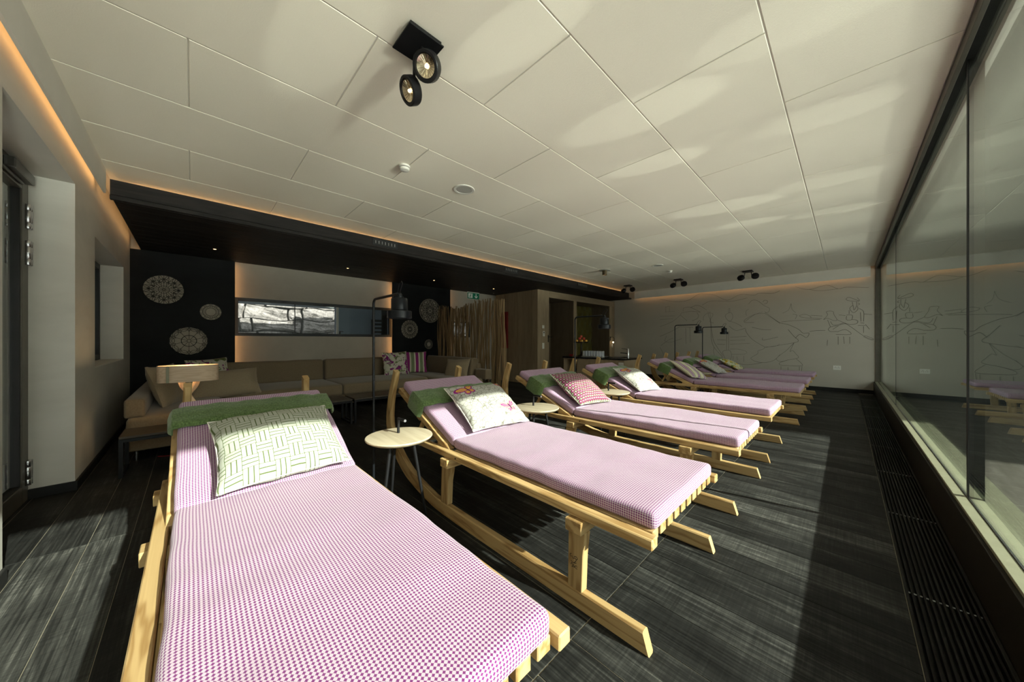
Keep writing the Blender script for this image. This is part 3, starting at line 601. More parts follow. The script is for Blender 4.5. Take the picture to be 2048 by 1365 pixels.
for di, (cy, cz, r) in enumerate(DISCS):
    md = thing('fretwork_disc', DL[di], 'wall ornament', (0, 0, 0), 0, 'round fretwork ornaments in the black panels')
    b = MB(); x = XB + 0.001; hw = r * 0.011
    ring = lambda rr, n=36, w=1.0: ribbon(b, circ(cy, cz, rr * r, n), hw * w, x)
    b2 = MB(); b2.lathe([(0, 0), (r * 1.02, 0), (r * 1.02, 0.004), (0, 0.004)], 40, Matrix.Translation((XB - 0.036, cy, cz)) @ Matrix.Rotation(PI / 2, 4, 'Y'), False)
    b2.build('backing', 'pale_board', md)
    ring(0.985, 40, 1.6)
    if di == 0:
        ring(0.26); ring(0.05, 12)
        for k in range(12): ribbon(b, [pol(cy, cz, r * 0.05, k * PI / 6), pol(cy, cz, r * 0.26, k * PI / 6)], hw, x)
        for k in range(8):
            a = k * PI / 4; c = pol(cy, cz, r * 0.62, a)
            ribbon(b, circ(*c, r * 0.17, 16, sx=0.34, rot=a + PI / 2), hw, x); ribbon(b, [pol(cy, cz, r * 0.26, a), pol(cy, cz, r * 0.98, a)], hw, x)
            ribbon(b, circ(*pol(cy, cz, r * 0.44, a + PI / 8), r * 0.065, 10), hw, x); ribbon(b, [pol(cy, cz, r * 0.26, a + PI / 8), pol(cy, cz, r * 0.375, a + PI / 8)], hw, x)
            for s in (-1, 1):
                ribbon(b, circ(*pol(cy, cz, r * 0.60, a + s * 0.24), r * 0.19, 14, sx=0.32, rot=a + s * 0.95), hw, x)
                ribbon(b, circ(*pol(cy, cz, r * 0.82, a + s * 0.17), r * 0.16, 14, sx=0.36, rot=a + s * 0.5 + PI / 2), hw, x)
                ribbon(b, [pol(cy, cz, r * 0.5, a + s * 0.39), pol(cy, cz, r * 0.75, a + s * 0.33), pol(cy, cz, r * 0.98, a + s * 0.24)], hw, x)
    elif di == 1:
        ring(0.47, 28, 1.4); ring(0.72, 28, 1.4)
        for k in range(24): ribbon(b, [pol(cy, cz, r * 0.47, k * PI / 12), pol(cy, cz, r * 0.72, k * PI / 12)], hw * 1.3, x)
        for k in range(10):
            ribbon(b, circ(*pol(cy, cz, r * 0.86, k * PI / 5), r * 0.20, 12, sx=0.7, rot=k * PI / 5), hw * 1.3, x); ribbon(b, [pol(cy, cz, r * 0.72, (k + .5) * PI / 5), pol(cy, cz, r * 0.98, (k + .5) * PI / 5)], hw, x)
    elif di == 2:
        ring(0.39, 30, 1.6); ring(0.10, 14)
        for k in range(10):
            a = k * PI / 5 + 0.31; ribbon(b, [pol(cy, cz, r * 0.10, a), pol(cy, cz, r * 0.98, a)], hw, x)
            ribbon(b, circ(*pol(cy, cz, r * 0.66, a + PI / 10), r * 0.20, 10, a + PI / 10 - PI / 2, a + PI / 10 + PI / 2), hw, x)
            ribbon(b, circ(*pol(cy, cz, r * 0.98, a + PI / 10), r * 0.27, 10, a + PI / 10 + PI / 2, a + PI / 10 + 1.5 * PI), hw, x)
            ribbon(b, circ(*pol(cy, cz, r * 0.74, a + PI / 10), r * 0.22, 10, a + PI / 10 - 1.3, a + PI / 10 + 1.3), hw, x)
    elif di == 3:
        ring(0.86, 36); ring(0.22, 18); ring(0.34, 18)
        for k in range(36): ribbon(b, circ(*pol(cy, cz, r * 0.925, k * PI / 18), r * 0.05, 7), hw * 0.8, x)
        for k in range(6):
            a = k * PI / 3 + PI / 6; ribbon(b, circ(*pol(cy, cz, r * 0.52, a), r * 0.30, 18), hw * 1.2, x); ribbon(b, circ(*pol(cy, cz, r * 0.52, a), r * 0.14, 12), hw * 1.2, x)
            ribbon(b, circ(*pol(cy, cz, r * 0.55, a), r * 0.27, 16, sx=0.4, rot=a + PI / 2), hw, x); ribbon(b, [pol(cy, cz, 0, a), pol(cy, cz, r * 0.86, a)], hw, x)
            ribbon(b, circ(*pol(cy, cz, r * 0.70, a + PI / 6), r * 0.16, 12), hw, x)
    elif di == 4:
        ring(0.26, 20, 1.4); ring(0.12, 12)
        for k in range(18):
            a = k * PI / 9; ribbon(b, [pol(cy, cz, r * 0.12, a), pol(cy, cz, r * 0.62, a)], hw * 1.6, x)
            for s in (-1, 1):
                ribbon(b, [pol(cy, cz, r * 0.50, a), pol(cy, cz, r * 0.68, a + s * 0.17)], hw * 1.5, x); ribbon(b, [pol(cy, cz, r * 0.62, a), pol(cy, cz, r * 0.95, a + s * 0.10)], hw * 1.5, x)
                ribbon(b, [pol(cy, cz, r * 0.68, a + s * 0.17), pol(cy, cz, r * 0.98, a + s * 0.175)], hw * 1.3, x)
    else:
        ring(0.45, 24, 1.6); ring(0.72, 24, 1.4)
        for k in range(16):
            ribbon(b, circ(*pol(cy, cz, r * 0.58, k * PI / 8), r * 0.10, 8), hw * 1.4, x); ribbon(b, circ(*pol(cy, cz, r * 0.85, (k + .5) * PI / 8), r * 0.12, 8), hw * 1.4, x)
    b.build('fretwork', 'black_panel', md)
# light strips behind the black panels
for lab, box in (('warm light strip behind the left black panel edge', (XB - 0.040, XB - 0.030, 0.512, 0.522, 0.3, 2.58)), ('warm light strip behind the right black panel edge', (XB - 0.040, XB - 0.030, 3.448, 3.458, 0.3, 2.58)),
                 ('warm light strip behind the black panel at the left corner', (XB - 0.040, XB - 0.030, YL + 0.02, YL + 0.03, 0.5, 2.58)), ('warm light strip behind the black panel near the exit sign', (XB - 0.040, XB - 0.030, 5.0, 5.01, 0.5, 2.58))):
    led = thing('led_strip', lab, 'light strip', group='hidden warm light strips'); part('strip', 'led_panel', led, box)
# slot window
w2 = struct(bpy.data.objects.new('window_2', None), 'long low slot window with dark frame looking onto a stone wall', 'window'); COL.objects.link(w2)
xf = XC - 0.05; fw = 0.055
part('window_frame', 'dark_frame', w2, (xf - 0.04, XC + 0.004, W0, W0 + fw, WZ0, WZ1), (xf - 0.04, XC + 0.004, W1 - fw, W1, WZ0, WZ1), (xf - 0.04, XC + 0.004, W0 + fw, W1 - fw, WZ1 - fw, WZ1), (xf - 0.04, XC + 0.004, W0 + fw, W1 - fw, WZ0, WZ0 + fw), bevel=0.003)
part('window_mullion', 'dark_frame', w2, (xf - 0.03, xf + 0.0, 1.475, 1.487, WZ0 + fw, WZ1 - fw))
part('window_pane', 'clear_glass', w2, (xf - 0.018, xf - 0.01, W0 + fw, W1 - fw, WZ0 + fw, WZ1 - fw))
part('window_handle', 'dark_frame', w2, (xf + 0.0, xf + 0.02, 2.30, 2.32, WZ0 + fw, WZ0 + fw + 0.05), (xf + 0.0, xf + 0.02, 2.30, 2.38, WZ0 + fw + 0.05, WZ0 + fw + 0.062))
w4 = struct(bpy.data.objects.new('window_4', None), 'small bright window behind the branch screen', 'window'); COL.objects.link(w4)
part('window_frame', 'dark_frame', w4, (-7.78, XC + 0.004, 5.15, 5.18, 1.30, 1.74), (-7.78, XC + 0.004, 5.77, 5.80, 1.30, 1.74), (-7.78, XC + 0.004, 5.18, 5.77, 1.71, 1.74), (-7.78, XC + 0.004, 5.18, 5.77, 1.30, 1.33))
part('window_pane', 'clear_glass', w4, (-7.76, -7.752, 5.18, 5.77, 1.33, 1.71))
# ------------------------------------------------------------------ black timber soffit over the lounge
sf = struct(bpy.data.objects.new('ceiling_soffit', None), 'lowered soffit of blackened timber boards over the sofa lounge', 'ceiling'); COL.objects.link(sf)
nb = 11; bw = (7.60 - 5.12) / nb
for k in range(nb):
    x1 = -5.12 - k * bw
    o = MB().box(-bw/2 + 0.002, bw/2 - 0.002, -5.55, 5.55, 0, 0.022).build('soffit_board', 'black_board', sf, 0.002); o.location = (x1 - bw / 2, 4.99, 2.60)
o = MB().box(-0.011, 0.011, -5.55, 5.52, -0.075, 0.075).build('soffit_board', 'black_board', sf, 0.002); o.location = (-5.11, 4.97, 2.73)
o = MB().box(-0.02, 0.02, -5.55, 5.66, -0.022, 0.022).build('soffit_board', 'black_board', sf, 0.002); o.location = (-5.10, 4.97, 2.625)
part('soffit_core', 'black_base', sf, (-7.65, -5.125, -0.56, 10.5, 2.624, 2.79))
led = thing('led_strip', 'warm light strip lying on top of the black soffit', 'light strip', group='hidden warm light strips')
part('strip', 'led_soffit', led, (-5.40, -5.385, -0.5, 10.4, 2.792, 2.802))
for k, (y0, y1) in enumerate(((1.985, 2.39), (4.77, 5.18), (7.48, 7.97))):
    vt = thing('air_vent', ('dark slotted air vent in the soffit front, nearest the sofa window', 'dark slotted air vent in the soffit front above the branch screen', 'dark slotted air vent in the soffit front over the oak wall')[k], 'vent', (-5.098, (y0 + y1) / 2, 2.735), 0, 'air vents in the soffit front')
    h = (y1 - y0) / 2
    part('vent_frame', 'dark_frame', vt, (0, 0.006, -h, h, 0.038, 0.05), (0, 0.006, -h, h, -0.05, -0.038), (0, 0.006, -h, -h + 0.012, -0.038, 0.038), (0, 0.006, h - 0.012, h, -0.038, 0.038))
    part('vent_core', 'black_base', vt, (-0.0005, 0.002, -h + 0.012, h - 0.012, -0.038, 0.038))
    me = MB().box(0.002, 0.006, -0.004, 0.004, -0.022, 0.022).mesh('vent_slat', 'steel_brushed')
    for q in range(7): link('vent_slat', me, vt, (0, -h + 0.05 + q * (2 * h - 0.1) / 6, 0))
for k, (x, y) in enumerate(((-6.73, 0.25), (-6.71, 2.144), (-6.66, 4.0), (-6.62, 5.79))):
    dl = thing('recessed_downlight', ('tiny warm recessed downlight in the black soffit above the left sofa end', 'tiny warm recessed downlight in the black soffit before the slot window', 'tiny warm recessed downlight in the black soffit by the fretwork discs', 'tiny warm recessed downlight in the black soffit by the exit sign')[k], 'downlight', (x, y, 2.6), 0, 'recessed downlights in the soffit')
    MB().lathe([(0.0, -0.004), (0.034, -0.004), (0.036, 0.0), (0.0, 0.0)], 20).build('trim_ring', 'black_metal', dl)
    MB().lathe([(0.0, -0.0055), (0.017, -0.0055), (0.017, -0.004), (0.0, -0.004)], 16).build('lens', 'downlight_glow', dl)
# ------------------------------------------------------------------ window wall on the right
up = struct(MB().box(0.432, 0.62, -1.0, 11.0, -0.05, 0.272).build('wall_right', 'upstand_brown', None, 0.002), 'low dark brown upstand under the great window', 'wall')
w3 = struct(bpy.data.objects.new('window_3', None), 'great floor-to-ceiling window along the right side with sandy sill', 'window'); COL.objects.link(w3)
def sillpiece(y0, y1): part('window_sill', 'sill_sand', w3, (0.447, 0.493, y0, y1, 0.272, 0.287), (0.503, 0.66, y0, y1, 0.272, 0.284), bevel=0.002)
sillpiece(-1.0, 7.19); sillpiece(7.192, 10.92)
part('sill_track', 'steel', w3, (0.494, 0.498, -1.0, 10.92, 0.272, 0.290))
part('glass_gasket', 'black_base', w3, (0.498, 0.503, -1.0, 10.92, 0.272, 0.286))
part('head_frame', 'bronze_frame', w3, (0.452, 0.475, -1.0, 10.92, 2.80, 2.895), (0.53, 0.56, -1.0, 10.92, 2.80, 2.895), bevel=0.002)
part('head_channel', 'black_base', w3, (0.475, 0.53, -1.0, 10.92, 2.84, 2.895))
for y0, y1 in ((-1.0, -0.80), (-0.795, 3.243), (3.249, 7.188), (7.192, 10.90)):
    part('glass_pane', 'window_glass', w3, (0.499, 0.507, y0, y1, 0.284, 2.85))
for y in (-0.7975, 3.246):
    part('glass_joint', 'black_base', w3, (0.496, 0.555, y - 0.012, y + 0.012, 0.284, 2.86))
part('glass_joint', 'dark_frame', w3, (0.497, 0.509, 7.188, 7.192, 0.284, 2.85))
part('corner_frame', 'bronze_frame', w3, (0.46, 0.56, 10.90, 10.92, 0.27, 2.87))
# ------------------------------------------------------------------ outside
struct(MB().box(0.66, 2.0, -2.5, 4.0, -0.25, -0.05).box(0.66, 3.0, 4.0, 11.1, -0.25, -0.05).build('terrace_deck', 'deck_grey'), 'weathered grey terrace deck outside the window', 'terrace')
struct(MB().box(-60, 60, -60, 60, -0.6, -0.3).build('ground', 'bounce_snow'), 'ground around the house with snow added to bounce light', 'ground')
struct(MB().box(2.0, 40, -40, 40, -0.3, -0.08).build('bounce_snow_field', 'bounce_snow'), 'snow added up to the terrace deck to bounce sunlight indoors', 'snow')  # unseen field, laid out to bounce sunlight through the window
struct(MB().box(0.5, 3.2, 11.1, 11.4, -0.3, 3.0).build('wall_corner', 'slate_dark'), 'dark slate corner of the house beyond the window', 'wall')
struct(MB().box(-9.0, 3.0, -2.6, -2.4, -0.3, 3.0).build('added_door_backing', 'slate_dark'), 'dark wall added outside to keep the glass door dark', 'wall')  # put in to block the bright sky behind the door glass
struct(MB().box(-7.3, -7.1, -2.4, -0.97, -0.3, 3.0).build('added_backing_end', 'slate_dark'), 'dark end wall added to block the sky outside the glass door', 'wall')  # added end piece that closes off the rest of the sky
mr = MB(); rr = random.Random(3); N = 72
def ridge(k, lev):
    a = 2 * PI * k / N; h = 9.5 + 4.5 * noise.noise(V((math.cos(a) * 2.3, math.sin(a) * 2.3, 1.5))) + 1.6 * noise.noise(V((math.cos(a) * 9, math.sin(a) * 9, 4)))
    r = (34, 44, 52)[lev]; return V((r * math.cos(a), r * math.sin(a), (-0.4, h * 0.55, h)[lev]))
mr.loft([[ridge(k, l) for k in range(N)] for l in range(3)], False, None, True)
struct(mr.build('added_mountains', 'mountain_rock', fix=False), 'dark forested mountain slopes added around the house to block low sky light', 'mountain')  # unseen ring of slopes, added to hold back low sky light
struct(MB().box(12.0, 16.0, 8.92, 30.0, -0.3, 16.0).build('added_shade_block', 'slate_dark'), 'tall dark block added beyond the terrace to shade the far loungers', 'light blocker')  # unseen block, sized to keep sun and sky off the far loungers
struct(MB().box(-13.0, -7.9, -3.0, 8.0, -0.3, 0.9).build('ground_bank', 'ground_stone'), 'stony bank behind the house', 'ground')
# ------------------------------------------------------------------ soft shapes
def cushion_mesh(name, m, lx, ly, lz, r, nx=24, ny=14, nz=4, M=None, wr=0.0, puff=0.0, seed=0.0, post=None, uv0=(0, 0)):
    """upholstered block with rolled edges, centred in x and y, standing on z=0; UV in metres wraps over the sides"""
    n = (nx, ny, nz); L = (lx, ly, lz); idx = {}; vs = []
    def dist(k, c):  # denser near the rolled edge
        s = c / n[k]; e = r / L[k]
        if n[k] < 4: return (s - 0.5) * L[k]
        q = 2.0 / n[k]
        if s < q: return (-0.5 + e * (s / q)) * L[k]
        if s > 1 - q: return (0.5 - e * ((1 - s) / q)) * L[k]
        return (-0.5 + e + (1 - 2 * e) * (s - q) / (1 - 2 * q)) * L[k]
    raw = {}
    def vert(i, j, k):
        key = (i, j, k)
        if key in idx: return idx[key]
        p = V((dist(0, i), dist(1, j), dist(2, k))); raw[key] = p.copy()
        c = V([max(-L[a] / 2 + r, min(L[a] / 2 - r, p[a])) for a in range(3)]); d = p - c
        if d.length > 1e-9: p = c + d.normalized() * r
        fx, fy = p.x / lx * 2, p.y / ly * 2
        if puff: p.z += puff * (1 - fx * fx) * (1 - fy * fy) * (1 if p.z > 0 else 0)
        if wr:
            w_ = noise.noise(V((p.x * 2.2 + seed, p.y * 5.5 + seed * 2, seed))) * 0.6 + noise.noise(V((p.x * 9 + seed, p.y * 3 + seed, p.z * 3))) * 0.4
            p.z += wr * w_ * (1 if p.z > 0 else 0.15); p.y += wr * 0.6 * noise.noise(V((p.x * 7, seed, p.z * 9))) * (abs(fy) ** 6)
        if post: p = post(p)
        q = p + V((0, 0, lz / 2))
        idx[key] = len(vs); vs.append(M @ q if M else q); return idx[key]
    fs = []; uvs = []
    def face(keys, f):
        fs.append([vert(*k) for k in keys]); uvs.append([(f(raw[k])[0] + uv0[0], f(raw[k])[1] + uv0[1]) for k in keys])
    for i in range(nx):
        for j in range(ny):
            ks = [(i, j, nz), (i + 1, j, nz), (i + 1, j + 1, nz), (i, j + 1, nz)]; face(ks, lambda p: (p.x, p.y))
            ks = [(i, j, 0), (i, j + 1, 0), (i + 1, j + 1, 0), (i + 1, j, 0)]; face(ks, lambda p: (p.x, p.y))
    for i in range(nx):
        for k in range(nz):
            face([(i, 0, k), (i + 1, 0, k), (i + 1, 0, k + 1), (i, 0, k + 1)], lambda p: (p.x, p.y + p.z - lz / 2))
            face([(i, ny, k), (i, ny, k + 1), (i + 1, ny, k + 1), (i + 1, ny, k)], lambda p: (p.x, p.y - p.z + lz / 2))
    for j in range(ny):
        for k in range(nz):
            face([(0, j, k), (0, j, k + 1), (0, j + 1, k + 1), (0, j + 1, k)], lambda p: (p.x + p.z - lz / 2, p.y))
            face([(nx, j, k), (nx, j + 1, k), (nx, j + 1, k + 1), (nx, j, k + 1)], lambda p: (p.x - p.z + lz / 2, p.y))
    return MB().add(vs, fs, uvs, True).mesh(name, m)
def pillow_mesh(name, m, w, h, t, seed=0.0, n=22, pinch=0.07, bend=0.0):
    """stuffed square pillow with pointed corners, lying in its xy-plane"""
    mb = MB()
    def P(u, v, s):
        fu = 1 - abs(u) ** 2.6; fv = 1 - abs(v) ** 2.6
        th = t / 2 * (max(fu, 0) ** 0.55) * (max(fv, 0) ** 0.55)
        x = w / 2 * u * (1 - pinch * (1 - v * v) * abs(u)); y = h / 2 * v * (1 - pinch * (1 - u * u) * abs(v))
        q = noise.noise(V((u * 2.3 + seed, v * 2.3 - seed, s * 2.0 + seed))) * 0.09 + noise.noise(V((u * 6 + seed, v * 6, s + seed))) * 0.035
        z = s * th * (1 + q * 1.6) + bend * (u * u - 0.3)
        x += 0.012 * noise.noise(V((v * 4 + seed, 3.1, seed))) * abs(u) ** 4; y += 0.012 * noise.noise(V((u * 4 - seed, 7.7, seed))) * abs(v) ** 4
        return V((x, y, z))
    def sp(a): a = 2 * a - 1; return math.copysign(1 - (1 - abs(a)) ** 1.5, a)
    for s in (1, -1):
        mb.grid(lambda a, b: P(sp(a), sp(b), s), n, n, lambda a, b: (sp(a) * w / 2, sp(b) * h / 2))
    # piped seam round the edge
    return mb.mesh(name, m, weld=True)
def pillow(label, m, w, h, t, M, seed, group=None, cat='pillow', name='pillow', seam='fascia_white', pinch=0.07):
    o = link(name, pillow_mesh(name, m, w, h, t, seed, pinch=pinch)); o.matrix_world = M
    tag(o, label, cat, group)
    path = []
    def E_(u, v): return V((w / 2 * u * (1 - pinch * (1 - v * v) * abs(u)), h / 2 * v * (1 - pinch * (1 - u * u) * abs(v)), 0))
    n = 14
    for (a, b) in (((-1, -1), (1, -1)), ((1, -1), (1, 1)), ((1, 1), (-1, 1)), ((-1, 1), (-1, -1))):
        for k in range(n):
            s = k / n; path.append(E_(a[0] + (b[0] - a[0]) * s, a[1] + (b[1] - a[1]) * s))
    path.append(path[0])
    sm = MB().tube(path, 0.0032, 5, False).build('piping', seam, o)
    return o
# ------------------------------------------------------------------ loungers shaped like a horned sledge
LW = 0.90; XFOOT = -0.52
ANG = math.radians(24.2); PX, PZ = -1.40, 0.450
DV = V((-math.cos(ANG), 0, math.sin(ANG))); NV = V((math.sin(ANG), 0, math.cos(ANG)))
BM = Matrix(((DV.x, 0, NV.x, PX), (0, -1, 0, 0), (DV.z, 0, NV.z, PZ), (0, 0, 0, 1)))
BOT = [(0, 0), (-.7, 0), (-1.42, .003), (-1.65, .028), (-1.858, .073), (-2.01, .126), (-2.24, .267), (-2.40, .445), (-2.44, .70), (-2.38, .935)]
TOP = [(-.025, .084), (-.7, .085), (-1.40, .089), (-1.60, .112), (-1.78, .15), (-1.92, .20), (-2.135, .325), (-2.305, .475), (-2.365, .69), (-2.322, .912)]
def cr(P, n):
    o = []
    for i in range(len(P) - 1):
        p0, p1, p2, p3 = [V(P[max(0, min(len(P) - 1, i + q))]) for q in (-1, 0, 1, 2)]
        for k in range(n):
            s = k / n; o.append(0.5 * ((2 * p1) + (p2 - p0) * s + (2 * p0 - 5 * p1 + 4 * p2 - p3) * s * s + (3 * p1 - p0 - 3 * p2 + p3) * s ** 3))
    o.append(V(P[-1])); return o
def runner(side):
    b_, t_ = cr(BOT, 4), cr(TOP, 4); rings = []; ch = 0.006; acc = 0; us = []
    for i, (p, q) in enumerate(zip(b_, t_)):
        if i: acc += (p - b_[i - 1]).length
        us.append(acc)
        s = max(0.0, min(1.0, ((p.y + q.y) / 2 - 0.15) / 0.78)); lean = 0.085 * s * s * (3 - 2 * s)
        yo = side * (LW / 2 - lean); yi = yo - side * 0.042; d = (q - p).normalized(); e = side * ch
        P = lambda pt, y: V((pt.x, y, pt.y))
        rings.append([P(p, yo - e), P(p, yi + e), P(p + d * ch, yi), P(q - d * ch, yi), P(q, yi + e), P(q, yo - e), P(q - d * ch, yo), P(p + d * ch, yo)])
    vv = [0, .03, .035, .11, .116, .15, .156, .24, .24]
    return MB().loft(rings, True, lambda i, j: (us[i], vv[j] + (0.3 if side > 0 else 0)), False)
def make_lounger():
    t = thing('lounger', 'x', 'lounger')
    for s in (-1, 1):
        runner(s).build('runner', 'ash_uv', t)
        y0, y1 = sorted((s * LW / 2, s * (LW / 2 - 0.042)))
        MB().prism([(-.372, .082), (-.297, .082), (-.290, .25), (-.278, .352), (-.368, .352)], y0, y1).build('post', 'ash_z', t, 0.003)
        MB().prism([(-1.442, .086), (-1.360, .090), (-1.350, .25), (-1.325, .352), (-1.430, .352)], y0, y1).build('post', 'ash_z', t, 0.003)
        y0, y1 = sorted((s * (LW / 2 - 0.003), s * (LW / 2 - 0.054)))
        part('side_rail', 'ash_x', t, (-2.06, 0.012, y0, y1, .4055, .447), bevel=0.004)
        MB().lathe([(0, 0), (0.006, 0), (0.006, 0.002), (0, 0.002)], 10, Matrix.Translation((-1.27, s * (LW / 2 - 0.003), 0.427)) @ Matrix.Rotation(-s * PI / 2, 4, 'X')).build('bolt', 'black_metal', t)
        part('back_stile', 'ash_x', t, (0.0, 0.845, s * 0.385 - 0.022, s * 0.385 + 0.022, -0.046, -0.001, BM), bevel=0.003)
        a = BM @ V((0.46, 0, -0.05)); b = V((-1.93, 0, 0.452)); d = (b - a); L = d.length; d.normalize()
        R = Matrix(((d.x, 0, -d.z, a.x), (0, 1, 0, s * 0.342), (d.z, 0, d.x, a.z), (0, 0, 0, 1)))
        part('back_strut', 'ash_x', t, (0, L, -0.014, 0.014, -0.014, 0.014, R), bevel=0.002)
    for x0, x1 in ((-.367, -.282), (-1.405, -1.322), (-2.04, -1.955)):
        part('crossbeam', 'ash_y', t, (x0, x1, -LW / 2 - 0.028, LW / 2 + 0.028, .350, .4055), bevel=0.003)
    me = MB().box(-1.37, -0.010, -0.027, 0.027, .4055, .446).mesh('slat', 'ash_x', 0.003)
    for k in range(10): link('slat', me, t, (0, -0.36 + k * 0.08, 0))
    me = MB().box(0.02, 0.83, -0.027, 0.027, -0.026, -0.002, BM).mesh('back_slat', 'ash_x')
    for k in range(8): link('back_slat', me, t, (0, -0.315 + k * 0.09, 0))
    part('back_batten', 'ash_y', t, (0.10, 0.155, -0.40, 0.40, -0.07, -0.046, BM), (0.44, 0.495, -0.40, 0.40, -0.07, -0.046, BM), bevel=0.003)
    link('seat_mattress', cushion_mesh('seat_mattress', 'mattress_check', 1.395, 0.765, 0.072, 0.024, 60, 24, 6, Matrix.Translation((-0.696, 0, 0.447)), 0.010, 0.005, 1.3), t)
    link('back_mattress', cushion_mesh('back_mattress', 'mattress_check', 0.83, 0.765, 0.072, 0.024, 36, 24, 6, BM @ Matrix.Translation((0.42, 0, 0.0)), 0.007, 0.003, 4.1, uv0=(0.3, 0)), t)
    # burnt maker's mark of a small horned sledge on the post
    b = MB(); yy = -LW / 2 - 0.0006
    def st(pts, hw=0.0014):
        pts = cr(pts, 3); A = []
        for i, p in enumerate(pts):
            d = (pts[min(i + 1, len(pts) - 1)] - pts[max(i - 1, 0)]); d = d.normalized() if d.length > 1e-7 else V((1, 0)); n = V((-d.y, d.x)) * hw
            A.append([V((p.x + n.x, yy, p.y + n.y)), V((p.x - n.x, yy, p.y - n.y))])
        b.loft(A, False, None, False, closed=False)
    ox, oz = -0.338, 0.20
    for l in ([(0, 0), (.012, .012), (.008, .024), (-.004, .018), (-.010, .028)], [(-.014, .020), (-.020, .030), (-.012, .036)], [(.012, .016), (.020, .026), (.012, .032), (0, .028)], [(-.016, .004), (-.002, -.002), (.014, .004)],
              [(-.016, -.014), (-.010, -.004), (-.006, -.018), (0, -.008), (.004, -.018), (.012, -.008), (.018, -.014)], [(-.012, -.022), (.004, -.019), (.018, -.022)]):
        st([(ox + x, oz + z) for x, z in l])
    tag(b.build('burnt_logo', 'ink_dark', t), kind='stuff')
    return t
LOUNGERS = [  # x of the foot end, centre y, width scale, label
    (-0.520, 0.300, 0.925, 'sled-shaped ash lounger nearest the glass door, bearing the white and green weave pillow'),
    (-0.520, 1.680, 1.0, 'sled-shaped ash lounger with butterfly pillow, second in the row from the glass door'),
    (-0.520, 3.110, 1.0, 'sled-shaped ash lounger bearing the magenta and green trellis pillow'),
    (-0.520, 4.485, 1.0, 'sled-shaped ash lounger with butterfly pillow in front of the wash counter'),
    (-0.460, 6.586, 1.0, 'sled-shaped ash lounger bearing the purple and cream striped pillow'),
    (-0.460, 7.946, 1.0, 'sled-shaped ash lounger with shaded butterfly pillow, second from the carved wall'),
    (-0.460, 9.475, 1.0, 'sled-shaped ash lounger nearest the carved wall with yellow and green pillow')]
proto = make_lounger(); LO = []
for i, (x, y, sy, lab) in enumerate(LOUNGERS):
    o = proto if i == 0 else copy_tree(proto)
    o.location = (x, y, 0); o.scale = (1, sy, 1); tag(o, lab, 'lounger', 'sled loungers in a row'); LO.append(o)
# ------------------------------------------------------------------ green blankets folded over the backrests
def blanket_mesh(u0, u1, th, over_n, over_f, seed):
    """wool throw folded in layers: a path across the mattress, hanging over both side edges"""
    W2 = 0.388; z0 = 0.073; pth = []
    for k in range(7): pth.append((-W2 - 0.012 - 0.004 * math.sin(k), z0 - over_n * (1 - k / 6)))
    for k in range(1, 20): pth.append((-W2 + 2 * W2 * k / 20, z0 + 0.004 + 0.004 * math.sin(k * 1.7 + seed) + 0.006 * (1 if 2 < k < 18 else 0)))
    for k in range(7): pth.append((W2 + 0.012, z0 - over_f * (k / 6)))
    nu = 12; top = []; bot = []
    for i, (v_, w_) in enumerate(pth):
        a = pth[max(i - 1, 0)]; c = pth[min(i + 1, len(pth) - 1)]; d = V((c[0] - a[0], c[1] - a[1])); d.normalize(); n = V((-d.y, d.x))
        ring = []
        for k in range(nu + 1):
            s = k / nu; e = min(s, 1 - s); rr = th * (1 - (1 - min(1, e * 5)) ** 2.2 * 0.75)
            q = 0.006 * noise.noise(V((v_ * 5 + seed, s * 3, seed)))
            u = u0 + (u1 - u0) * s + 0.008 * noise.noise(V((v_ * 3 + seed, 5.0, 1)))
            ring.append(V((u, v_ + n.x * (rr + q), w_ + n.y * (rr + q))))
        for k in range(nu, -1, -1):
            s = k / nu; u = u0 + (u1 - u0) * s + 0.008 * noise.noise(V((v_ * 3 + seed, 5.0, 1)))
            ring.append(V((u, v_, w_)))
        top.append(ring)
    N = 2 * (nu + 1)
    return MB().loft([[BM @ p for p in r] for r in top], True, lambda i, j: (i * 0.03 + seed, (j % N) * 0.02), True).mesh('blanket', 'green_wool')
BL = [(0.56, 0.745, 0.022, 0.035, 0.035, 'folded green wool blanket across the lounger nearest the glass door'), (0.42, 0.63, 0.034, 0.10, 0.08, 'folded green wool blanket above the large sunlit butterfly pillow'),
      (0.42, 0.65, 0.036, 0.115, 0.06, 'folded green wool blanket above the trellis pillow'), (0.42, 0.66, 0.038, 0.115, 0.07, 'folded green wool blanket on the lounger by the wash counter'),
      (0.42, 0.64, 0.034, 0.12, 0.06, 'folded green wool blanket above the striped pillow'), (0.46, 0.68, 0.034, 0.08, 0.06, 'folded green wool blanket above the shaded butterfly pillow'),
      (0.48, 0.70, 0.034, 0.08, 0.06, 'folded green wool blanket on the lounger nearest the carved wall')]
for i, (u0, u1, th, on, of, lab) in enumerate(BL):
    x, y, sy, _ = LOUNGERS[i]
    # BM flips v: near side (low y) is +v
    o = link('blanket', blanket_mesh(u0, u1, th, of, on, 1.0 + i * 2.3)); o.location = (x, y, 0); o.scale = (1, sy, 1)
    tag(o, lab, 'blanket', 'green blankets on the loungers')
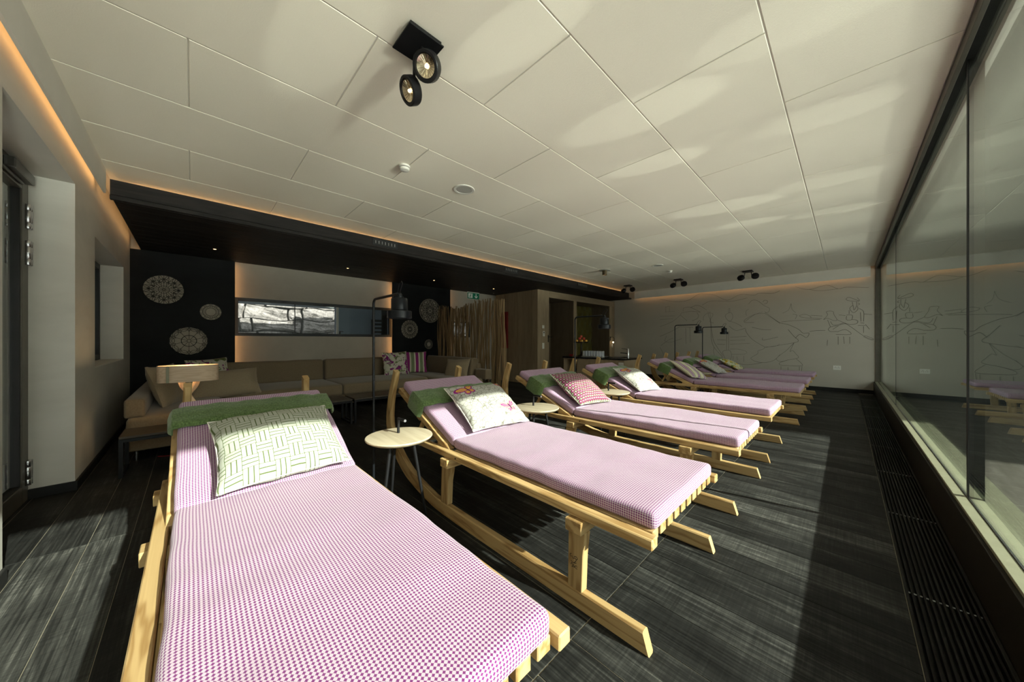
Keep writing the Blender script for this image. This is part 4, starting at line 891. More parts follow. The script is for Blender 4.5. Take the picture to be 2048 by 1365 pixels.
# ------------------------------------------------------------------ pillows leaning on the backrests
def lounger_pillow(i, dy, u, lift, w, h, t, spin, m, lab, seed, tilt=0.0, seam='fascia_white', yaw=0.0):
    x, y, sy, _ = LOUNGERS[i]
    A = BM.copy(); A.translation = V((0, 0, 0))
    base = Matrix.Translation(V((x, y + dy, 0)) + BM @ V((u, 0, lift)))
    # pillow axes: x along the room (+y), y up the slope, z off the slope
    R = Matrix(((0, DV.x, NV.x, 0), (1, 0, 0, 0), (0, DV.z, NV.z, 0), (0, 0, 0, 1)))
    M = base @ Matrix.Rotation(yaw, 4, 'Z') @ R @ Matrix.Rotation(tilt, 4, 'X') @ Matrix.Rotation(spin, 4, 'Z')
    return pillow(lab, m, w, h, t, M, seed, 'pillows on the loungers', seam=seam)
lounger_pillow(0, 0.03, 0.205, 0.158, 0.53, 0.47, 0.19, 0.04, 'pillow_weave', 'cream pillow with green woven stripe pattern on the lounger nearest the glass door', 1.7, 0.10)
lounger_pillow(1, 0.04, 0.21, 0.155, 0.56, 0.49, 0.18, -0.04, 'pillow_butterfly', 'pale crackle-veined pillow with magenta and yellow butterflies in full sun beside the first side table', 5.2, 0.14)
lounger_pillow(2, -0.05, 0.21, 0.158, 0.54, 0.50, 0.18, -0.08, 'pillow_trellis', 'square pillow with small magenta and green trellis rings', 9.1, 0.16)
lounger_pillow(3, -0.06, 0.19, 0.155, 0.57, 0.49, 0.155, -0.10, 'pillow_butterfly', 'pale butterfly pillow in the sun on the lounger by the wash counter', 12.4, 0.16)
lounger_pillow(4, -0.16, 0.21, 0.150, 0.50, 0.52, 0.15, -0.30, 'pillow_stripe', 'pillow with purple and cream woven stripes', 3.3, 0.12)
lounger_pillow(5, -0.16, 0.19, 0.150, 0.52, 0.50, 0.14, -0.12, 'pillow_butterfly', 'shaded grey butterfly pillow on the second lounger from the carved wall', 7.9, 0.10)
lounger_pillow(6, -0.16, 0.15, 0.140, 0.50, 0.48, 0.13, -0.06, 'pillow_yellow', 'yellow and green patterned pillow nearest the carved wall', 15.0, 0.08)
# ------------------------------------------------------------------ round side tables with a peg handle
def make_table():
    t = thing('side_table', 'x', 'table')
    MB().lathe([(0, 0.532), (0.19, 0.532), (0.212, 0.545), (0.217, 0.553), (0.214, 0.559), (0.210, 0.560), (0, 0.560)], 48).build('tabletop', 'table_ash', t)
    for k in range(3):
        a = k * 2 * PI / 3 + 0.95
        MB().tube([(0.085 * math.cos(a), 0.085 * math.sin(a), 0.535), (0.175 * math.cos(a), 0.175 * math.sin(a), 0.0)], [0.012, 0.0085], 10).build('leg', 'black_metal', t)
    MB().tube([(-0.06, 0.02, 0.558), (-0.06, 0.02, 0.657), (-0.0585, 0.02, 0.6605), (0.04, 0.02, 0.6605)], 0.0095, 12).build('peg_handle', 'black_metal', t)
    MB().lathe([(0, 0), (0.0088, 0), (0.0088, 0.0012), (0, 0.0012)], 12, Matrix.Translation((0.0402, 0.02, 0.6605)) @ Matrix.Rotation(PI / 2, 4, 'Y')).build('end_cap', 'steel_brushed', t)
    return t
TB = [(-2.115, 1.005, 'round pale wood side table between the two loungers nearest the glass door'), (-2.10, 2.39, 'round pale wood side table between the butterfly lounger and the trellis pillow lounger'),
      (-2.07, 3.795, 'round pale wood side table beside the lounger by the wash counter'), (-2.06, 7.27, 'round pale wood side table between striped pillow lounger and shaded butterfly lounger'), (-2.02, 8.71, 'round pale wood side table beside the lounger nearest the carved wall')]
tb = make_table()
for i, (x, y, lab) in enumerate(TB):
    o = tb if i == 0 else copy_tree(tb); o.location = (x, y, 0); tag(o, lab, 'table', 'round side tables between the loungers')
# ------------------------------------------------------------------ black reading floor lamps
def make_lamp():
    t = thing('floor_lamp', 'x', 'lamp')
    MB().lathe([(0, 0), (0.12, 0), (0.12, 0.008), (0.115, 0.010), (0, 0.010)], 32).build('base', 'lamp_black', t)
    arc = [(0.04 - 0.04 * math.cos(a), 0, 1.48 + 0.04 * math.sin(a)) for a in [k * PI / 16 for k in range(9)]]
    MB().tube([(0, 0, 0.005), (0, 0, 0.75)] + arc + [(0.42, 0, 1.52)], 0.0095, 10).build('pole', 'lamp_black', t)
    hd = MB().lathe([(0.0, 1.525), (0.010, 1.524), (0.017, 1.515), (0.017, 1.502), (0.026, 1.500), (0.026, 1.492), (0.050, 1.488), (0.054, 1.482), (0.054, 1.408), (0.050, 1.404), (0.076, 1.402), (0.080, 1.398), (0.080, 1.352), (0.076, 1.350), (0.070, 1.352), (0.070, 1.392), (0.0, 1.392)], 36, Matrix.Translation((0.445, 0, 0))).build('lamp_shade', 'lamp_black', t)
    MB().tube([(0.41, 0, 1.528), (0.44, 0.0, 1.585), (0.475, 0.0, 1.60), (0.49, 0, 1.585), (0.46, 0, 1.545), (0.445, 0, 1.518)], 0.0028, 6).build('cord', 'black_metal', t)
    MB().lathe([(0, 1.362), (0.02, 1.366), (0.028, 1.38), (0.02, 1.392), (0, 1.393)], 16, Matrix.Translation((0.445, 0, 0))).build('bulb', 'white_plastic', t)
    return t
LP = [(-2.57, 1.01, 'black floor lamp with right-angled arm between the two loungers nearest the glass door'), (-2.59, 3.74, 'black floor lamp with right-angled arm in front of the olive niche'),
      (-2.50, 7.21, 'black floor lamp with right-angled arm beside the striped pillow lounger'), (-2.40, 8.72, 'black floor lamp with right-angled arm closest to the carved wall')]
fl0 = make_lamp()
for i, (x, y, lab) in enumerate(LP):
    o = fl0 if i == 0 else copy_tree(fl0); o.location = (x, y, 0.001); tag(o, lab, 'lamp', 'black floor lamps between the loungers')
# ------------------------------------------------------------------ ceiling fittings
def make_spot(p1, p2):
    """square plate with two swivelling ring heads; p = (dx, dy, dz, azimuth, tilt)"""
    t = thing('ceiling_spotlight', 'x', 'spotlight')
    part('base_plate', 'black_metal', t, (-0.093, 0.093, -0.093, 0.093, -0.022, 0.0), (-0.103, 0.103, -0.103, 0.103, -0.030, -0.022), bevel=0.002)
    for (dx, dy, dz, az, ti) in (p1, p2):
        M = Matrix.Translation((dx, dy, dz)) @ Matrix.Rotation(az, 4, 'Z') @ Matrix.Rotation(ti, 4, 'Y')
        MB().tube([(dx * 0.45, dy * 0.45, -0.028), (dx * 0.5, dy * 0.5, dz * 0.75), tuple(M @ V((0, 0, -0.03)))], 0.009, 8).build('arm', 'black_metal', t)
        h = MB().lathe([(0.0, -0.045), (0.05, -0.045), (0.072, -0.03), (0.076, -0.02), (0.076, 0.022), (0.072, 0.026), (0.060, 0.026), (0.056, 0.016), (0.056, 0.0), (0.0, 0.0)], 32, M).build('spot_head', 'black_metal', t)
        MB().lathe([(0.0, 0.001), (0.012, 0.003), (0.03, 0.008), (0.054, 0.019), (0.055, 0.016), (0.0, 0.0005)], 32, M).build('reflector', 'reflector', h)
        MB().lathe([(0.0, 0.014), (0.006, 0.014), (0.009, 0.011), (0.009, 0.002), (0.0, 0.002)], 16, M).build('led_core', 'lamp_core', h)
        b = MB()
        for k in range(20):
            a = k * PI / 10; b.tube([tuple(M @ V((0.016 * math.cos(a), 0.016 * math.sin(a), 0.006))), tuple(M @ V((0.050 * math.cos(a), 0.050 * math.sin(a), 0.019)))], 0.0012, 4)
        tag(b.build('reflector_rib', 'reflector', h), kind='stuff')
    return t
s = make_spot((0.035, 0.035, -0.135, math.radians(-63), math.radians(127)), (-0.13, 0.02, -0.19, math.radians(-95), math.radians(118)))
s.location = (-1.675, 0.905, ZC); tag(s, 'black twin spotlight with two lit ring lamps, largest and nearest on the ceiling', 'spotlight', 'black twin ceiling spotlights')
far = make_spot((-0.14, 0.0, -0.15, math.radians(80), math.radians(125)), (0.14, 0.0, -0.14, math.radians(100), math.radians(120)))
for i, (x, y, lab) in enumerate(((-4.60, 9.4, 'small black twin spotlight beside the far end of the black soffit'), (-3.19, 9.46, 'small black twin spotlight over the middle of the carved wall'), (-1.64, 9.5, 'small black twin spotlight facing the carved wall, closest to the great window'))):
    o = far if i == 0 else copy_tree(far); o.location = (x, y, ZC); tag(o, lab, 'spotlight', 'black twin ceiling spotlights')
for i, (x, y, lab) in enumerate(((-2.95, 1.452, 'white round smoke detector near the black soffit'), (-2.94, 8.16, 'white round smoke detector at the far end of the ceiling'))):
    o = thing('smoke_detector', lab, 'smoke detector', (x, y, ZC), 0, 'smoke detectors')
    MB().lathe([(0, 0), (0.05, 0), (0.05, -0.018), (0.0, -0.018)], 28).build('base', 'white_plastic', o)
    MB().lathe([(0, -0.024), (0.046, -0.024), (0.046, -0.030), (0.040, -0.043), (0.02, -0.048), (0, -0.048)], 28).build('cap', 'white_plastic', o)
    MB().lathe([(0, -0.018), (0.040, -0.018), (0.040, -0.024), (0, -0.024)], 28).build('sensor_slot', 'black_base', o)
for i, (x, y, lab) in enumerate(((-2.95, 2.146, 'round white flush ceiling speaker with grey mesh next to the near smoke detector'), (-2.92, 7.37, 'round white flush ceiling speaker at the far end of the ceiling'))):
    o = thing('ceiling_speaker', lab, 'speaker', (x, y, ZC), 0, 'flush ceiling speakers')
    MB().lathe([(0.0, -0.001), (0.085, -0.001), (0.088, -0.007), (0.112, -0.008), (0.116, 0.0), (0.0, 0.0)], 40).build('rim', 'white_plastic', o)
    MB().lathe([(0.0, -0.006), (0.085, -0.005), (0.085, -0.002), (0.0, -0.002)], 40).build('mesh_cover', 'grey_mesh', o)
o = thing('tube_downlight', 'short bronze tube downlight on a round plate, hanging from the ceiling before the oak wall', 'downlight', (-4.0, 6.99, ZC))
MB().lathe([(0, 0), (0.13, 0), (0.13, -0.008), (0, -0.008)], 32).build('ceiling_plate', 'grey_mesh', o)
MB().lathe([(0, -0.008), (0.055, -0.008), (0.055, -0.115), (0.050, -0.115), (0.048, -0.09), (0, -0.09)], 28).build('tube', 'brass_brown', o)
MB().lathe([(0, -0.093), (0.03, -0.093), (0.03, -0.091), (0, -0.091)], 16).build('lens', 'downlight_glow', o)
# ------------------------------------------------------------------ sofas
def block(name, m, par, x0, x1, y0, y1, z0, z1, r=0.03, wr=0.004, puff=0.0, seed=0.0, nx=14, ny=14, M=None):
    T = Matrix.Translation(((x0 + x1) / 2, (y0 + y1) / 2, z0))
    return link(name, cushion_mesh(name, m, x1 - x0, y1 - y0, z1 - z0, min(r, (z1 - z0) * 0.45), nx, ny, 5, T if M is None else M @ T, wr, puff, seed), par)
def sofa(label, seats, backs, arms, feet):
    t = thing('sofa', label, 'sofa')
    for q in seats['base']: block('base', 'sofa_fabric', t, *q, r=0.02, wr=0.002)
    for k, q in enumerate(seats['seat']): block('seat_cushion', 'sofa_fabric', t, *q, r=0.045, wr=0.008, puff=0.02, seed=k * 3.1 + 1)
    for k, (q, tl) in enumerate(backs):
        x0, x1, y0, y1, z0, z1 = q
        cx, cy = (x0 + x1) / 2, (y0 + y1) / 2
        M = Matrix.Translation((cx, cy, z0)) @ Matrix.Rotation(tl[1], 4, tl[0]) @ Matrix.Translation((-cx, -cy, -z0))
        block('back_cushion', 'sofa_fabric', t, *q, r=0.05, wr=0.008, seed=k * 5.3 + 2, M=M)
    for q in arms: block('arm', 'sofa_fabric', t, *q, r=0.025, wr=0.002)
    for (x, y) in feet: MB().tube([(x, y, 0), (x, y, 0.10)], 0.014, 10).build('foot', 'steel', t)
    return t
sofa('long beige sofa along the cream recess under the slot window',
     {'base': [(-7.45, -6.12, 0.30, 3.50, 0.10, 0.27)], 'seat': [(-7.20, -6.05, 0.30, 1.86, 0.26, 0.45), (-7.20, -6.05, 1.87, 3.50, 0.26, 0.45)]},
     [((-7.40, -7.18, 0.35, 1.86, 0.42, 0.83), ('Y', -0.10)), ((-7.40, -7.18, 1.88, 3.52, 0.42, 0.83), ('Y', -0.10))], [(-7.54, -7.40, 0.3, 3.5, 0.10, 0.70)],
     [(-6.3, 0.5), (-6.3, 1.9), (-6.3, 3.3), (-7.3, 0.5), (-7.3, 3.3)])
sofa('beige sofa corner along the left wall behind the wooden table lamp',
     {'base': [(-7.45, -4.92, -0.46, 0.27, 0.10, 0.24)], 'seat': [(-7.30, -4.88, -0.46, 0.28, 0.235, 0.44)]},
     [], [(-7.45, -4.90, -0.475, -0.335, 0.435, 0.62), (-7.54, -7.40, -0.46, 0.27, 0.10, 0.70)], [(-5.0, -0.40), (-5.0, 0.2), (-7.2, -0.4)])
sofa('beige sofa wing in front of the branch screen',
     {'base': [(-7.45, -5.06, 3.54, 4.36, 0.10, 0.27)], 'seat': [(-7.20, -5.04, 3.53, 4.15, 0.26, 0.45)]},
     [((-7.30, -5.45, 4.12, 4.32, 0.42, 0.84), ('X', -0.12))], [(-5.40, -5.04, 4.20, 4.37, 0.42, 0.62), (-7.45, -5.40, 4.28, 4.38, 0.1, 0.72), (-7.54, -7.40, 3.54, 4.36, 0.10, 0.70)], [(-5.2, 3.65), (-5.2, 4.3), (-7.2, 3.65)])
def sofa_pillow(lab, m, w, h, t, loc, face, lean, spin, seed, seam='sofa_cushion'):
    """face: heading the front looks to; lean: backwards tilt"""
    M = Matrix.Translation(loc) @ Matrix.Rotation(face, 4, 'Z') @ Matrix.Rotation(PI / 2 - lean, 4, 'Y') @ Matrix.Rotation(PI / 2 + spin, 4, 'Z')
    return pillow(lab, m, w, h, t, M, seed, 'pillows on the sofas', seam=seam)
sofa_pillow('large plain beige cushion leaning against the left wall behind the wooden lamp', 'sofa_cushion', 0.78, 0.50, 0.20, (-5.75, -0.20, 0.665), PI * 0.42, 0.30, 0, 21.0)
sofa_pillow('plain beige cushion standing behind the lamp at the sofa corner', 'sofa_cushion', 0.78, 0.42, 0.18, (-6.1, 0.34, 0.60), 0.15, 0.5, 0.03, 22.0)
sofa_pillow('purple floral cushion in the left sofa corner', 'pillow_floral', 0.52, 0.50, 0.16, (-6.95, 0.20, 0.68), 0.35, 0.32, 0.05, 23.0)
sofa_pillow('purple floral cushion beside the striped cushion', 'pillow_floral', 0.54, 0.52, 0.17, (-6.93, 3.20, 0.70), -0.15, 0.25, 0.04, 24.5)
sofa_pillow('cushion with magenta, green and cream bands in the right sofa corner', 'pillow_band', 0.52, 0.50, 0.16, (-7.02, 3.72, 0.70), -0.35, 0.25, 0.0, 25.0)
sofa_pillow('plain beige cushion on the sofa wing by the branch screen', 'sofa_cushion', 0.62, 0.42, 0.17, (-5.72, 3.98, 0.62), -PI * 0.42, 0.35, 0.04, 26.0)
# ------------------------------------------------------------------ low black-framed tables
def low_table(x0, x1, y0, y1, z, lab):
    t = thing('low_table', lab, 'table', (0, 0, 0), 0, 'low tables before the sofas')
    part('tabletop', 'dark_top', t, (x0, x1, y0, y1, z - 0.022, z), bevel=0.003)
    s = 0.026
    for y in (y0, y1 - s):
        part('leg_frame', 'black_metal', t, (x1 - s, x1, y, y + s, 0, z - 0.024), (x0, x0 + s, y, y + s, 0, z - 0.024), (x0 + s, x1 - s, y, y + s, 0, s))
    part('apron', 'black_metal', t, (x1 - s, x1, y0 + s, y1 - s, z - 0.05, z - 0.024), (x0, x0 + s, y0 + s, y1 - s, z - 0.05, z - 0.024), (x0 + s, x1 - s, y0, y0 + s, z - 0.05, z - 0.024), (x0 + s, x1 - s, y1 - s, y1, z - 0.05, z - 0.024))
low_table(-4.80, -4.41, -0.455, 0.34, 0.36, 'low dark table with black frame carrying the wooden lamp')
low_table(-5.40, -4.98, 0.62, 1.655, 0.36, 'low dark table with black frame before the long sofa, nearer the wooden lamp')
low_table(-5.40, -4.98, 1.685, 2.75, 0.36, 'low dark table with black frame before the long sofa, nearer the branch screen')
# wooden table lamp: bent veneer drum on crossed plywood legs
t = thing('table_lamp', 'wooden table lamp with flat oval veneer shade and crossed legs on the low table', 'lamp', (-4.62, -0.02, 0.36))
b = MB(); N = 48; O, I = [], []
def ov(r, z, k): a = 2 * PI * k / N; return V((0.115 * r * math.copysign(abs(math.cos(a)) ** 0.8, math.cos(a)), 0.222 * r * math.copysign(abs(math.sin(a)) ** 0.8, math.sin(a)), z))
b.loft([[ov(1, 0.435, k) for k in range(N)], [ov(1, 0.595, k) for k in range(N)], [ov(0.975, 0.595, k) for k in range(N)], [ov(0.975, 0.435, k) for k in range(N)], [ov(1, 0.435, k) for k in range(N)]], False)
sh = b.build('lamp_shade', 'veneer', t)
part('shade_clip', 'sill_sand', sh, (0.110, 0.1165, -0.155, -0.135, 0.436, 0.594))
for q, (ya, yb, xa, xb) in enumerate(((-0.13, 0.07, -0.03, 0.03), (0.13, -0.07, 0.03, -0.03), (-0.10, 0.05, 0.05, -0.02), (0.10, -0.05, -0.05, 0.02))):
    pth = cr([(ya, 0.0), (ya * 0.45, 0.17), (0.0, 0.30), (yb * 0.7, 0.38), (yb, 0.46)], 4); rings = []
    for i, p in enumerate(pth):
        s = i / (len(pth) - 1); x = xa + (xb - xa) * s; hw = 0.017
        rings.append([V((x - 0.012, p.x - hw, p.y)), V((x + 0.012, p.x - hw, p.y)), V((x + 0.012, p.x + hw, p.y)), V((x - 0.012, p.x + hw, p.y))])
    b = MB().loft(rings, True, None, False).build('leg', 'veneer_leg', t, 0.003)
MB().lathe([(0, 0.46), (0.03, 0.462), (0.034, 0.49), (0.022, 0.53), (0, 0.54)], 16).build('bulb', 'lamp_bulb', t)
pl = bpy.data.lights.new('table_lamp_light', 'POINT'); pl.energy = 3.0; pl.color = (1, 0.68, 0.34); pl.shadow_soft_size = 0.04
po = bpy.data.objects.new('table_lamp_light', pl); COL.objects.link(po); po.location = (-4.62, -0.02, 0.925)
# red cable on the floor under the sofa end
tag(MB().tube(cr([(-4.96, -0.25, 0.008), (-4.90, -0.15, 0.008), (-4.86, 0.0, 0.008), (-4.88, 0.2, 0.008), (-4.95, 0.4, 0.008)], 5), 0.005, 6).build('red_cable', 'red_cable'), 'thin red cable lying on the floor under the sofa end by the left wall', 'cable')
# ------------------------------------------------------------------ branch screen
t = thing('branch_screen', 'room divider of upright bare branches standing behind the sofa wing', 'screen', (-6.0, 4.5, 0))
part('foot_beam', 'oak_dark', t, (-1.28, 1.24, -0.05, 0.05, 0.0, 0.06), bevel=0.004)
rr = random.Random(5)
for k in range(112):
    layer = k % 3; x = -1.24 + 2.44 * ((k + rr.random() * 0.9) / 112); y = (-0.035, 0.0, 0.035)[layer] + rr.uniform(-0.006, 0.006)
    hgt = 2.02 + rr.uniform(-0.05, 0.06) + 0.05 * math.sin(x * 3); r = rr.uniform(0.0075, 0.0165); bow = rr.uniform(-0.09, 0.09); lean = rr.uniform(-0.13, 0.13); sgn = rr.uniform(0, 6.28)
    pts = []; rad = []
    for i in range(9):
        s = i / 8; pts.append((max(-1.27, min(1.22, x + lean * (s - 0.5) + bow * math.sin(PI * s) + 0.016 * math.sin(s * 9 + sgn))), y + 0.006 * math.sin(s * 7 + sgn), 0.055 + (hgt - 0.055) * s)); rad.append(r * (1.1 - 0.35 * s) * (1 + 0.10 * math.sin(s * 14 + sgn)))
    MB().tube(pts, rad, 6).build('branch', 'branch_bark', t)
# ------------------------------------------------------------------ exit sign hanging from the soffit
t = thing('exit_sign', 'green emergency exit sign with running figure and arrow hanging behind the branch screen', 'sign', (-6.40, 4.94, 2.225))
part('housing', 'white_plastic', t, (-0.012, 0.0, -0.185, 0.185, -0.005, 0.165), bevel=0.003)
part('hanger', 'dark_frame', t, (-0.010, -0.004, -0.123, -0.117, 0.165, 0.377), (-0.010, -0.004, 0.117, 0.123, 0.165, 0.377))
part('sign_face', 'exit_green', t, (0.0, 0.002, -0.18, 0.18, 0.0, 0.15))
part('figure_field', 'exit_white', t, (0.002, 0.003, -0.155, -0.03, 0.02, 0.13))
b = MB()
def strip(pts, hw, x=0.0035):
    A = []
    for i, p in enumerate(pts):
        d = V(pts[min(i + 1, len(pts) - 1)]) - V(pts[max(i - 1, 0)]); d.normalize(); n = V((-d.y, d.x)) * hw
        A.append([V((x, p[0] + n.x, p[1] + n.y)), V((x, p[0] - n.x, p[1] - n.y))])
    b.loft(A, False, None, False, closed=False)
b.lathe([(0, 0), (0.010, 0), (0.010, 0.0006), (0, 0.0006)], 12, Matrix.Translation((0.003, -0.075, 0.115)) @ Matrix.Rotation(PI / 2, 4, 'Y'), False)
strip([(-0.085, 0.10), (-0.098, 0.068)], 0.010); strip([(-0.098, 0.066), (-0.078, 0.052), (-0.088, 0.028)], 0.006); strip([(-0.100, 0.066), (-0.115, 0.045), (-0.135, 0.042)], 0.006); strip([(-0.086, 0.098), (-0.066, 0.085), (-0.054, 0.094)], 0.004); strip([(-0.09, 0.098), (-0.112, 0.090), (-0.122, 0.075)], 0.004)
b.build('running_figure', 'exit_green', t)
b = MB(); strip([(0.08, 0.130), (0.08, 0.045)], 0.011); strip([(0.035, 0.075), (0.08, 0.028)], 0.010, 0.0036); strip([(0.125, 0.075), (0.08, 0.028)], 0.010, 0.0037); b.build('arrow', 'exit_white', t)
# ------------------------------------------------------------------ oak clad block with corridor and olive niche
ok = struct(bpy.data.objects.new('wall_oak', None), 'oak clad block at the far end with a corridor opening and an olive upholstered niche', 'wall'); COL.objects.link(ok)
OX = -5.85
def board_run(n, axis, a0, a1, fixed, z0, z1, m='oak_z'):
    w_ = (a1 - a0) / n
    for k in range(n):
        lo, hi = a0 + k * w_ + 0.001, a0 + (k + 1) * w_ - 0.001
        if axis == 'x': o = MB().box(lo - (lo + hi) / 2, hi - (lo + hi) / 2, 0, 0.022, 0, z1 - z0).build('oak_board', m, ok, 0.0015); o.location = ((lo + hi) / 2, fixed, z0)
        else: o = MB().box(-0.022, 0, lo - (lo + hi) / 2, hi - (lo + hi) / 2, 0, z1 - z0).build('oak_board', m, ok, 0.0015); o.location = (fixed, (lo + hi) / 2, z0)
board_run(9, 'x', -7.56, OX, 6.70, 0, 2.6)
board_run(3, 'y', 6.70, 7.19, OX, 0, 2.6)
board_run(1, 'y', 8.385, 8.54, OX, 0, 2.42)
board_run(2, 'y', 10.56, 10.905, OX, 0, 2.42)
o = MB().box(-0.022, 0, -1.857, 1.857, 0, 0.18).build('oak_board', 'oak_y', ok, 0.0015); o.location = (OX, 9.048, 2.42)
part('corridor_lining', 'oak_dark', ok, (-7.0, OX - 0.022, 7.17, 7.19, 0, 2.44), (-7.0, OX - 0.022, 8.385, 8.41, 0, 2.44), (-7.0, OX - 0.022, 7.17, 8.41, 2.42, 2.44))
board_run(6, 'y', 7.19, 8.385, -6.75, 0, 2.42, 'oak_dark')
part('niche_lining', 'oak_dark', ok, (-6.9, OX - 0.022, 8.515, 8.54, 0, 2.44), (-6.9, OX - 0.022, 10.56, 10.585, 0, 2.44), (-6.9, OX - 0.022, 8.515, 10.585, 2.42, 2.44))
# tufted olive back of the niche
def tuft(a, b_):
    y = 8.54 + 2.02 * a; z = 0.45 + 1.97 * b_; p, q = y / 0.34, z / 0.30
    r = min(math.hypot((p - round(p)) * .34, (q - 2 * round(q / 2)) * .30), math.hypot((p - 0.5 - round(p - 0.5)) * .34, (q - 1 - 2 * round((q - 1) / 2)) * .30))
    return V((-6.62 + 0.05 * min(1, r / 0.12) ** 0.6, y, z))
MB().grid(tuft, 48, 44).build('tufted_back', 'olive_velvet', ok)
part('niche_bench', 'olive_velvet', ok, (-6.60, OX - 0.03, 8.545, 10.555, 0.0, 0.45), bevel=0.02, seg=2)
bt = MB().lathe([(0, 0), (0.014, 0.0), (0.010, 0.008), (0, 0.010)], 10, Matrix.Rotation(PI / 2, 4, 'Y')).mesh('tuft_button', 'olive_velvet')
for i in range(6):
    for j in range(7):
        y = (25.5 + i if j % 2 else 26 + i) * 0.34; z = (2 + j) * 0.30
        if 8.6 < y < 10.5 and z < 2.38: link('tuft_button', bt, ok, (-6.618, y, z))
# switches
def plate(lab, cat, x, y, z, w_, h, name='switch_plate', rz=0.0, extra=None, group=None):
    t = thing(name, lab, cat, (x, y, z), rz, group)
    part('cover', 'white_plastic', t, (0, 0.009, -w_ / 2, w_ / 2, -h / 2, h / 2), bevel=0.002)
    if extra: extra(t)
    return t
plate('small white switch, topmost on the oak pillar', 'switch', OX, 6.93, 1.585, 0.085, 0.085, extra=lambda t: part('rocker', 'white_plastic', t, (0.009, 0.012, -0.03, 0.03, -0.03, 0.03), bevel=0.001), group='white switches on the oak pillar')
plate('white thermostat with dark display on the oak pillar', 'thermostat', OX, 6.955, 1.395, 0.085, 0.14, 'thermostat', extra=lambda t: (part('display', 'black_base', t, (0.009, 0.0105, -0.022, 0.022, 0.01, 0.05)), part('button', 'grey_mesh', t, (0.009, 0.012, -0.02, 0.02, -0.045, -0.03)), part('button', 'grey_mesh', t, (0.009, 0.012, -0.02, 0.02, -0.022, -0.008))))
plate('tall white double switch, lowest on the oak pillar', 'switch', OX, 6.93, 1.06, 0.085, 0.16, extra=lambda t: (part('rocker', 'white_plastic', t, (0.009, 0.012, -0.03, 0.03, 0.008, 0.065), bevel=0.001), part('rocker', 'white_plastic', t, (0.009, 0.012, -0.03, 0.03, -0.065, -0.008), bevel=0.001)), group='white switches on the oak pillar')
def holes(t):
    for sy in (-1, 1):
        for (a, c) in ((0, 0.018), (-0.012, -0.006), (0.012, -0.006)):
            MB().lathe([(0, 0.0088), (0.0055, 0.0088), (0.0055, 0.0105), (0, 0.0105)], 8, Matrix.Translation((0, sy * 0.026 + a, c)) @ Matrix.Rotation(PI / 2, 4, 'Y')).build('socket_hole', 'black_base', t)
plate('white wall socket low on the carved wall near the great window', 'socket', -0.15, YF, 0.56, 0.135, 0.10, 'wall_socket', -PI / 2, holes, 'white sockets')
# small reading lamp with glowing bulb on the oak jamb
t = thing('wall_reading_lamp', 'tiny black wall lamp with glowing bulb on a bent arm beside the niche', 'lamp', (OX, 10.60, 1.25))
part('back_plate', 'black_metal', t, (0, 0.012, -0.02, 0.02, -0.06, 0.10), bevel=0.003)
MB().tube(cr([(0.01, 0, 0.05), (0.06, 0.02, 0.09), (0.11, 0.06, 0.05), (0.11, 0.07, -0.03), (0.09, 0.05, -0.08)], 4), 0.007, 8).build('arm', 'black_metal', t)
MB().lathe([(0, -0.026), (0.018, -0.018), (0.026, 0.0), (0.018, 0.018), (0, 0.026)], 14, Matrix.Translation((0.09, 0.045, -0.105))).build('bulb', 'lamp_bulb', t)
plate('slim white switch below the tiny reading lamp', 'switch', OX, 10.75, 1.02, 0.06, 0.13, extra=lambda t: part('rocker', 'white_plastic', t, (0.009, 0.012, -0.02, 0.02, -0.05, 0.05)))
# hanging corridor lamp hook and cord
t = thing('corridor_wall_lamp', 'dark bracket lamp with dangling cord on the corridor wall', 'lamp', (-6.10, 7.9, 1.28)); t.location = (-6.748, 7.78, 1.30)
part('bracket', 'black_metal', t, (0, 0.03, -0.025, 0.025, -0.10, 0.10), bevel=0.004)
MB().tube(cr([(0.02, 0, 0.0), (0.05, -0.12, -0.12), (0.04, -0.22, -0.26), (0.03, -0.10, -0.34)], 4), 0.006, 6).build('cord', 'black_metal', t)
MB().lathe([(0, -0.05), (0.022, -0.045), (0.022, 0.03), (0, 0.04)], 12, Matrix.Translation((0.03, -0.10, -0.36))).build('switch_drop', 'black_metal', t)
t = thing('door_lever', 'dark lever handle with long plate on the edge of the oak pillar', 'handle', (OX, 7.15, 1.27))
part('long_plate', 'black_metal', t, (0, 0.006, -0.02, 0.02, -0.11, 0.09), bevel=0.002)
MB().tube([(0.0, 0, 0.04), (0.05, 0, 0.04), (0.055, 0.012, 0.04), (0.055, 0.12, 0.035)], 0.009, 8).build('lever', 'black_metal', t)
# red cabinet on the oak side wall
t = thing('red_cabinet', 'flat dark red wall cabinet on the oak wall behind the branch screen', 'cabinet', (-7.15, 6.70, 0.98))
part('body', 'red_paint', t, (-0.15, 0.15, -0.05, 0.0, 0, 1.08), bevel=0.006)
part('door', 'red_paint', t, (-0.14, 0.14, -0.058, -0.05, 0.01, 1.07), bevel=0.003)
